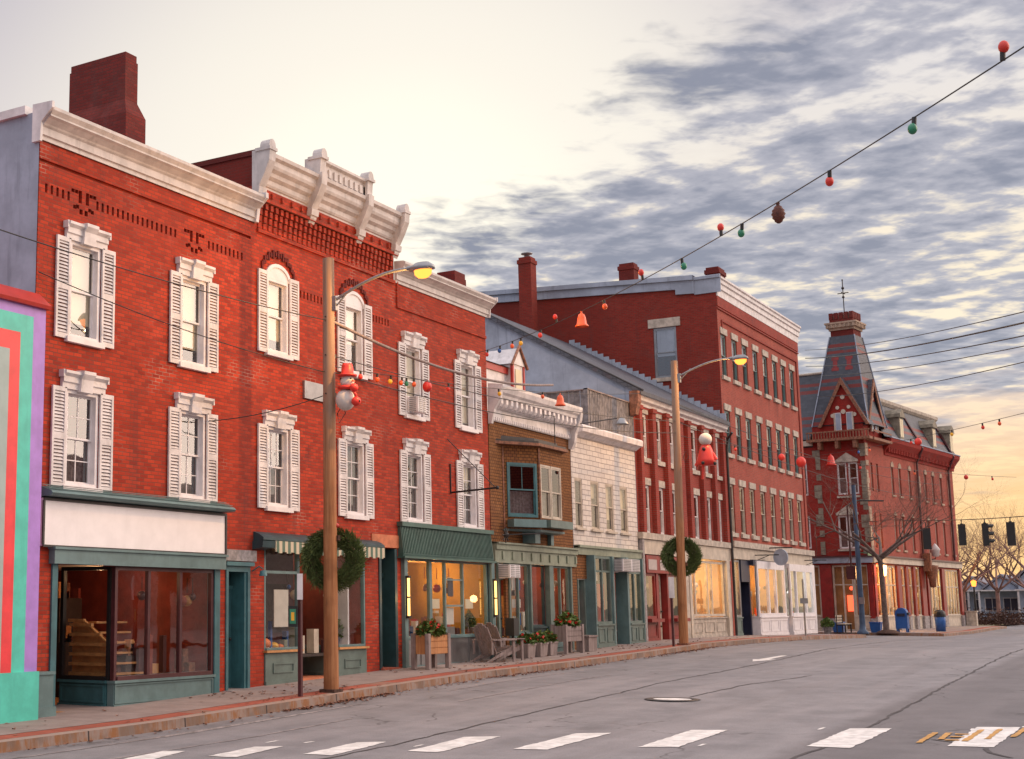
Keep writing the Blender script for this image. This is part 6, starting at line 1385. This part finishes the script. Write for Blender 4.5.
X, Y = 78.9, .35; gz = g(X)
o = thing('park_bench', 'cream slatted bench on the corner before the tower', 'bench', (X, Y, gz))
b = MB(); [b.box(X - .75, X + .75, -Y + d, -Y + d + .09, gz + .43, gz + .47) for d in (0, .11, .22, .33)]; b.build('seat', 'cream', o)
b = MB(); [b.box(X - .75, X + .75, -Y - .06, -Y - .03, gz + z, gz + z + .1) for z in (.52, .66, .80)]; b.build('backrest', 'cream', o)
for sx_ in (-.68, .62): b = MB(); b.box(X + sx_, X + sx_ + .06, -Y - .05, -Y + .0, gz, gz + .9); b.box(X + sx_, X + sx_ + .06, -Y + .36, -Y + .42, gz, gz + .43); b.box(X + sx_, X + sx_ + .06, -Y, -Y + .36, gz + .36, gz + .42); b.build('leg', 'black', o)
# adirondack chairs
def chair(X, Y, rot, lab):
    gz = g(X); o = thing('garden_chair', lab, 'chair', (X, Y, gz), 'slatted garden chairs by the canopied shop'); c, s_ = math.cos(rot), math.sin(rot); K = dict(o=(X, Y), u=(c, s_))   # s forward, d sideways
    b = MB(**K)
    for i in range(6): d = -.26 + i * .092; h = 1.02 - .05 * abs(i - 2.5); b.add([(-.18, d, gz + .20), (-.18, d + .078, gz + .20), (-.52, d + .085, gz + h), (-.52, d - .006, gz + h), (-.155, d, gz + .22), (-.155, d + .078, gz + .22), (-.495, d + .085, gz + h + .01), (-.495, d - .006, gz + h + .01)], [(0, 1, 2, 3), (4, 5, 6, 7), (0, 4, 7, 3), (1, 5, 6, 2), (3, 2, 6, 7)])
    b.build('backrest', 'grey_wood', o)
    b = MB(**K)
    for i in range(6): s0 = -.14 + i * .1; z = gz + .23 + i * .026; b.box(s0, s0 + .088, -.27, .27, z, z + .022)
    b.build('seat', 'grey_wood', o)
    for sg in (-1, 1):
        d = sg * .33
        b = MB(**K); b.box(-.40, .48, d - .07, d + .07, gz + .56, gz + .585); b.build('armrest', 'grey_wood', o)
        b = MB(**K); b.box(.38, .46, d - .02, d + .02, gz, gz + .56); b.build('leg', 'grey_wood', o)
        b = MB(**K); b.ext([(-.62, gz + .0), (-.50, gz), (.44, gz + .30), (.44, gz + .40), (.36, gz + .40)], d - .045 - .0, d - .022) if sg > 0 else b.ext([(-.62, gz + .0), (-.50, gz), (.44, gz + .30), (.44, gz + .40), (.36, gz + .40)], d + .022, d + .045); b.build('leg', 'grey_wood', o)
        b = MB(**K); b.box(-.42, -.37, d - .02, d + .02, gz + .2, gz + .56); b.build('arm_support', 'grey_wood', o)
    return o
chair(34.65, -.72, R(-18), 'grey slatted garden chair nearer to the camera, before the canopied shop')
chair(35.55, -.55, R(-18), 'grey slatted garden chair farther right, beside its twin')
def plants(parent, cx, cy, z, rx, ry, h, n, seed, fl=.18):
    rd = random.Random(seed); a = MB(); f = MB()
    for i in range(n):
        t = rd.uniform(0, 6.283); q = math.sqrt(rd.random()); x = cx + rx * q * math.cos(t); y = cy + ry * q * math.sin(t); zz = z + h * rd.random() * (1.1 - q * .6)
        isf = rd.random() < fl and zz > z + h * .25; s_ = rd.uniform(.03, .06) if isf else rd.uniform(.04, .10)
        d1 = Vector((rd.uniform(-1, 1), rd.uniform(-1, 1), rd.uniform(-.3, 1))).normalized(); d2 = d1.cross(Vector((rd.random(), rd.random(), .3))).normalized(); P = Vector((x, -y, zz))
        w_ = .5 if not isf else .9
        (f if isf else a).add([tuple(P - d1 * s_), tuple(P + d2 * s_ * w_), tuple(P + d1 * s_), tuple(P - d2 * s_ * w_)], [(0, 1, 2, 3)])
    a.build('foliage', 'leaf_planter', parent); f.build('flowers', 'petal', parent)
def tallplanter(X, Y, w_, lab, seed, panel='planter_wood'):
    gz = g(X); o = thing('planter', lab, 'planter', (X, Y, gz), 'tall legged flower planters'); hw = w_ / 2
    b = MB(); b.box(X - hw + .06, X + hw - .06, -Y - .22, -Y + .2, gz + .35, gz + .80, 0); [b.box(X - hw + .05, X + hw - .05, -Y + .2, -Y + .215, gz + .36 + i * .15, gz + .49 + i * .15, 0) for i in range(3)]; b.build('trough', panel, o)
    for a in (-hw, hw - .12):
        for d in (-.24, .14): b = MB(); b.box(X + a, X + a + .12, -Y + d, -Y + d + .1, gz, gz + .84); b.build('leg', 'grey_wood', o)
    b = MB(); b.box(X - hw + .08, X + hw - .08, -Y - .2, -Y + .18, gz + .7, gz + .78); b.build('soil', 'soil', o)
    plants(o, X, Y, gz + .78, hw * .95, .26, .42, 900, seed); return o
tallplanter(31.0, -.8, 1.15, 'tall wooden planter of red and green plants before the canopied shop', 3)
tallplanter(39.6, -.75, 1.35, 'tall grey planter of red flowers between the two green shop fronts', 4, 'grey_wood')
for i, (X, Y, lb) in enumerate(((36.95, -.6, 'low wooden flower box beside the garden chairs, leftmost of three'), (37.75, -.62, 'low wooden flower box, middle one of three'), (38.5, -.6, 'low wooden flower box, rightmost of three'))):
    gz = g(X); o = thing('flower_box', lb, 'flower box', (X, Y, gz), 'low wooden flower boxes'); b = MB(); b.add([(X - .22, -Y - .17, gz), (X + .22, -Y - .17, gz), (X + .22, -Y + .17, gz), (X - .22, -Y + .17, gz), (X - .27, -Y - .2, gz + .38), (X + .27, -Y - .2, gz + .38), (X + .27, -Y + .2, gz + .38), (X - .27, -Y + .2, gz + .38)], [(0, 1, 2, 3), (0, 1, 5, 4), (1, 2, 6, 5), (2, 3, 7, 6), (3, 0, 4, 7), (4, 5, 6, 7)]); b.box(X - .28, X + .28, -Y - .21, -Y + .21, gz + .34, gz + .39); b.build('box', 'grey_wood', o); plants(o, X, Y, gz + .36, .3, .24, .34, 420, 20 + i)
X = 41.2; gz = g(X); o = thing('wooden_crate', 'plain low wooden box right of the tall grey planter', 'box', (X, -.7, gz)); b = MB(); b.box(X - .35, X + .3, .5, .9, gz, gz + .45); b.build('box', 'grey_wood', o); b = MB(); b.box(X - .38, X + .33, .47, .93, gz + .42, gz + .47); b.build('rim', 'grey_wood', o)
X = 36.35; gz = g(X); o = thing('post_box', 'black box on a thin stand before the narrow green door', 'stand', (X, -.5, gz)); b = MB(); b.box(X - .03, X + .03, .47, .53, gz, gz + .7); b.build('stand', 'dark_metal', o); b = MB(); b.box(X - .16, X + .16, .36, .62, gz + .62, gz + 1.1); b.build('case', 'black', o)
# shop window goods of the middle brick house
def squash(X, Y, z, r, mat, lab, sc=(1, 1, .8), cat_='pumpkin', name='pumpkin'):
    o = thing(name, lab, cat_, (X, Y, z)); n = 24; b = MB()
    pr = [(max(r * math.sin(math.pi * i / 12), .001), r * sc[2] * (1 - math.cos(math.pi * i / 12))) for i in range(13)]
    b.add([(X + q * (1 + .06 * math.cos(k * math.pi)) * math.cos(2 * math.pi * k / n), -Y + q * (1 + .06 * math.cos(k * math.pi)) * math.sin(2 * math.pi * k / n), z + h) for q, h in pr for k in range(n)], [(i * n + k, i * n + (k + 1) % n, (i + 1) * n + (k + 1) % n, (i + 1) * n + k) for i in range(12) for k in range(n)], 0, True); b.build('flesh', mat, o)
    b = MB(); b.tube([(X, -Y, z + 2 * r * sc[2] - .03), (X + .02, -Y, z + 2 * r * sc[2] + .05)], [.02, .012], 6); b.build('stalk', 'twig', o)
squash(25.42, .30, .97, .16, 'pumpkin', 'large orange pumpkin in the left shop window of the middle brick house'); squash(25.78, .28, .97, .11, 'yellow_plastic', 'yellow gourd right of the large pumpkin', (1, 1, .7), 'gourd', 'gourd'); squash(26.02, .27, .97, .08, 'pumpkin', 'small orange gourd at right end of the window ledge', (1, 1, .7), 'gourd', 'gourd')
squash(28.15, .35, .97, .13, 'blind', 'cream squash on the right shop window ledge', (1, 1, .8), 'squash', 'squash')
def pot(X, Y, z, lab, mat, n, seed, r=.13, h=.5):
    o = thing('potted_plant', lab, 'potted plant', (X, Y, z)); b = MB(); b.lathe((X, -Y, z), [(.001, 0), (r * .75, 0), (r, r * 1.7), (r * 1.1, r * 1.7), (r * 1.1, r * 1.95), (.001, r * 1.9)], 14); b.build('pot', mat, o); plants(o, X, Y, z + r * 1.7, r * 1.5, r * 1.5, h, n, seed, .03)
pot(28.5, .4, .97, 'tall plant in blue pot on the right shop ledge', 'blue_plastic', 260, 5); pot(25.2, .5, .97, 'leafy plant behind the pumpkins', 'rust', 200, 6, h=.35); pot(35.4, .35, 1.1, 'trailing green plant at right of the yellow shop window', 'cream', 240, 8, .12, .45); pot(82.0 - 9.6, -.5, g(72), 'dark shrub in tub at right end of the white shop fronts', 'granite', 500, 9, .2, .45)

# ================================================================ trees
def tree(X, Y, h, spread, lab, seed, mat='bark', r0=.17, levels=6, first=2.2, twigmat='twig', group=None, lean=0, dense=False):
    rd = random.Random(seed); gz = g(X); o = thing('bare_tree', lab, 'tree', (X, Y, gz), group); b = MB(); tw = MB()
    def grow(p, d, r, L_, lv):
        n = 4; pts = [p]; rr = [r]; dd = d.copy()
        for i in range(n):
            dd = (dd + Vector((rd.gauss(0, .11), rd.gauss(0, .11), rd.gauss(.02, .07)))).normalized(); p = p + dd * L_ / n; pts.append(p); rr.append(r * (1 - .38 * (i + 1) / n))
        (b if lv < 3 else tw).tube([tuple(q) for q in pts], rr, 8 if lv < 2 else (5 if lv < 4 else 3), 0, False)
        if lv >= levels: return
        k = (rd.choice([3, 3, 4]) if dense else rd.choice([2, 3, 3])) if lv < levels - 1 else 5
        for j in range(k):
            i = rd.choice([2, 3, 4, 4]) if j else 4
            ax = Vector((rd.gauss(0, 1), rd.gauss(0, 1), rd.gauss(0, .5))).normalized()
            nd = (dd * rd.uniform(.7, 1.1) + ax * rd.uniform(.45, .85) * spread + Vector((0, 0, .08 if lv < 3 else .02))).normalized()
            grow(pts[i], nd, rr[i] * rd.uniform(.58, .78), L_ * rd.uniform(.66, .86), lv + 1)
    base = Vector((X, -Y, gz)); top = Vector((X + lean, -Y, gz + first)); b.tube([tuple(base - Vector((0, 0, .1))), tuple(base + Vector((0, 0, .15))), tuple((base + top) / 2), tuple(top)], [r0 * 1.5, r0 * 1.1, r0 * .95, r0 * .85], 10, 0, False)
    k0 = 5
    for j in range(k0):
        a = 2 * math.pi * j / k0 + rd.uniform(-.4, .4); grow(top - Vector((0, 0, rd.uniform(0, .5))), Vector((math.cos(a) * spread, math.sin(a) * spread, rd.uniform(.45, 1.0))).normalized(), r0 * rd.uniform(.5, .7), (h - first) * rd.uniform(.32, .42), 1)
    b.build('trunk', mat, o); tw.build('crown', twigmat, o); return o
tree(80.2, -1.65, 11.0, 1.2, 'bare spreading street tree on the corner before the towered block', 14, first=4.0, r0=.14, lean=-.35, levels=6, dense=True)
b = MB(); gz = g(80.4); b.lathe((80.4, 1.7, gz - .03), [(.75, 0), (.66, .08), (.35, .18), (.1, .2)], 18, 0, (1, .8)); tag(recenter(b.build('mulch_bed', 'soil')), 'round bed of reddish mulch round the foot of the corner tree', 'tree bed')
rd = random.Random(31)
for i, (X, Y, h) in enumerate(((119, .2, 8.5), (124, 1.9, 9.0), (124, -1.5, 9.5), (136, -.5, 10.5), (138, 2.2, 10), (128, -3.4, 9.0), (132, 4.2, 9), (150, -2, 13))):
    tree(X, Y, h, .85, 'bare reddish tree far beyond the junction, ' + ('nearest the lit street lamp', 'tight behind the brick end of the towered block', 'right of the lit street lamp before the houses', 'behind the blue grey houses, middle', 'behind the left blue grey house', 'rightmost at the picture edge', 'hidden low behind the towered block', 'farthest one at the back')[i], 40 + i, 'twig_far', .16, 5, h * .28, 'twig_far', 'bare trees beyond the junction')
# far hedge, houses, lamp
b = MB(); rd = random.Random(8)
for i in range(5200):
    x = rd.uniform(110, 122); y = 3.5 - rd.random() * 8; z = g(x) + rd.random() ** 1.6 * (.75 if rd.random() < .8 else 1.2); s_ = rd.uniform(.05, .16); d1 = Vector((rd.uniform(-1, 1), rd.uniform(-1, 1), rd.uniform(-.2, 1))).normalized() * s_; d2 = d1.cross(Vector((rd.random(), rd.random(), .2))).normalized() * s_ * .4; P = Vector((x, -y, z))
    b.add([tuple(P - d1), tuple(P + d2), tuple(P + d1), tuple(P - d2)], [(0, 1, 2, 3)])
b.build('scrub', 'soil', None, 'stuff')
def house(X, Y, w_, dpt, h, rh, lab, wins):
    o = thing('house', lab, 'house', (X, Y, g(X)), 'blue grey houses beyond the junction'); K = dict(o=(X, Y), u=(0, 1), flip=-1); gz = g(X)   # faces the junction (-X)
    b = MB(**K); b.box(-w_ / 2, w_ / 2, -dpt, 0, gz - .2, gz + h); b.ext([(-w_ / 2, gz + h), (w_ / 2, gz + h), (0, gz + h + rh - .1)], -dpt, 0); b.build('wall', 'house_paint', o)
    b = MB(**K)
    for sg in (-1, 1): b.add([(sg * (w_ / 2 + .35), .35, gz + h - .2), (0, .35, gz + h + rh), (0, -dpt - .3, gz + h + rh), (sg * (w_ / 2 + .35), -dpt - .3, gz + h - .2), (sg * (w_ / 2 + .35), .35, gz + h - .05), (0, .35, gz + h + rh + .17), (0, -dpt - .3, gz + h + rh + .17), (sg * (w_ / 2 + .35), -dpt - .3, gz + h - .05)], [(0, 1, 2, 3), (4, 5, 6, 7), (0, 1, 5, 4), (0, 3, 7, 4)])
    b.build('roof', 'house_roof', o)
    for a, c, z0, z1 in wins:
        b = MB(**K); b.box(a - .08, c + .08, 0, .06, gz + z0 - .08, gz + z1 + .08, 0); wd = b.build('window', 'white', o); b = MB(**K); b.box(a, (a + c) / 2 - .03, .06, .08, gz + z0, gz + z1); b.box((a + c) / 2 + .03, c, .06, .08, gz + z0, gz + z1); b.build('pane', 'navy', wd)
    b = MB(**K); b.box(-w_ / 2 - .1, w_ / 2 + .1, 0, 1.6, gz + 2.5, gz + 2.62); [b.box(x, x + .14, 1.4, 1.54, gz, gz + 2.5) for x in (-w_ / 2, 0, w_ / 2 - .2)]; b.build('porch', 'white', o)
house(136, 2.0, 3.4, 7, 2.4, 1.3, 'blue grey house with porch left of the far trees', [(-1.2, -.3, .9, 1.8), (.4, 1.3, .9, 1.8)])
house(134, -.6, 3.4, 7, 2.4, 1.4, 'blue grey gabled house right of the lit street lamp', [(-1.1, -.1, .9, 1.9), (.3, 1.3, .9, 1.9)])
house(131, -4.2, 4, 8, 3.4, 2.2, 'taller blue grey house at the right picture edge', [(-1.5, -.5, .9, 1.9), (.5, 1.4, .9, 1.9)])
X, Y = 117, -.85; gz = g(X)
o = thing('street_lamp', 'lit street lamp on dark post beyond the junction', 'street lamp', (X, Y, gz)); b = MB(); b.tube([(X, -Y, gz), (X, -Y, gz + 2.7)], [.09, .06], 8); b.lathe((X, -Y, gz), [(.2, 0), (.2, .2), (.1, .5)], 10); b.build('post', 'black', o); b = MB(); b.lathe((X, -Y, gz + 2.7), [(.001, 0), (.14, .03), (.2, .4), (.001, .5)], 10); b.build('lantern', 'lamp_glow', o); b = MB(); b.lathe((X, -Y, gz + 3.18), [(.24, 0), (.05, .15), (.001, .25)], 10); b.build('cap', 'black', o); shoplight((X - .5, Y, gz + 3.6), 60, (1, .5, .15))
b = MB(); X, Y = 103.0, -4.6; b.box(X, X + .6, 2.2, 2.8, .5, 1.5); b.box(X - .05, X + .65, 2.15, 2.85, 1.5, 1.58); tag(recenter(b.build('stone_pillar', 'stone')), 'low stone pillar by the verge beyond the towered block', 'pillar')
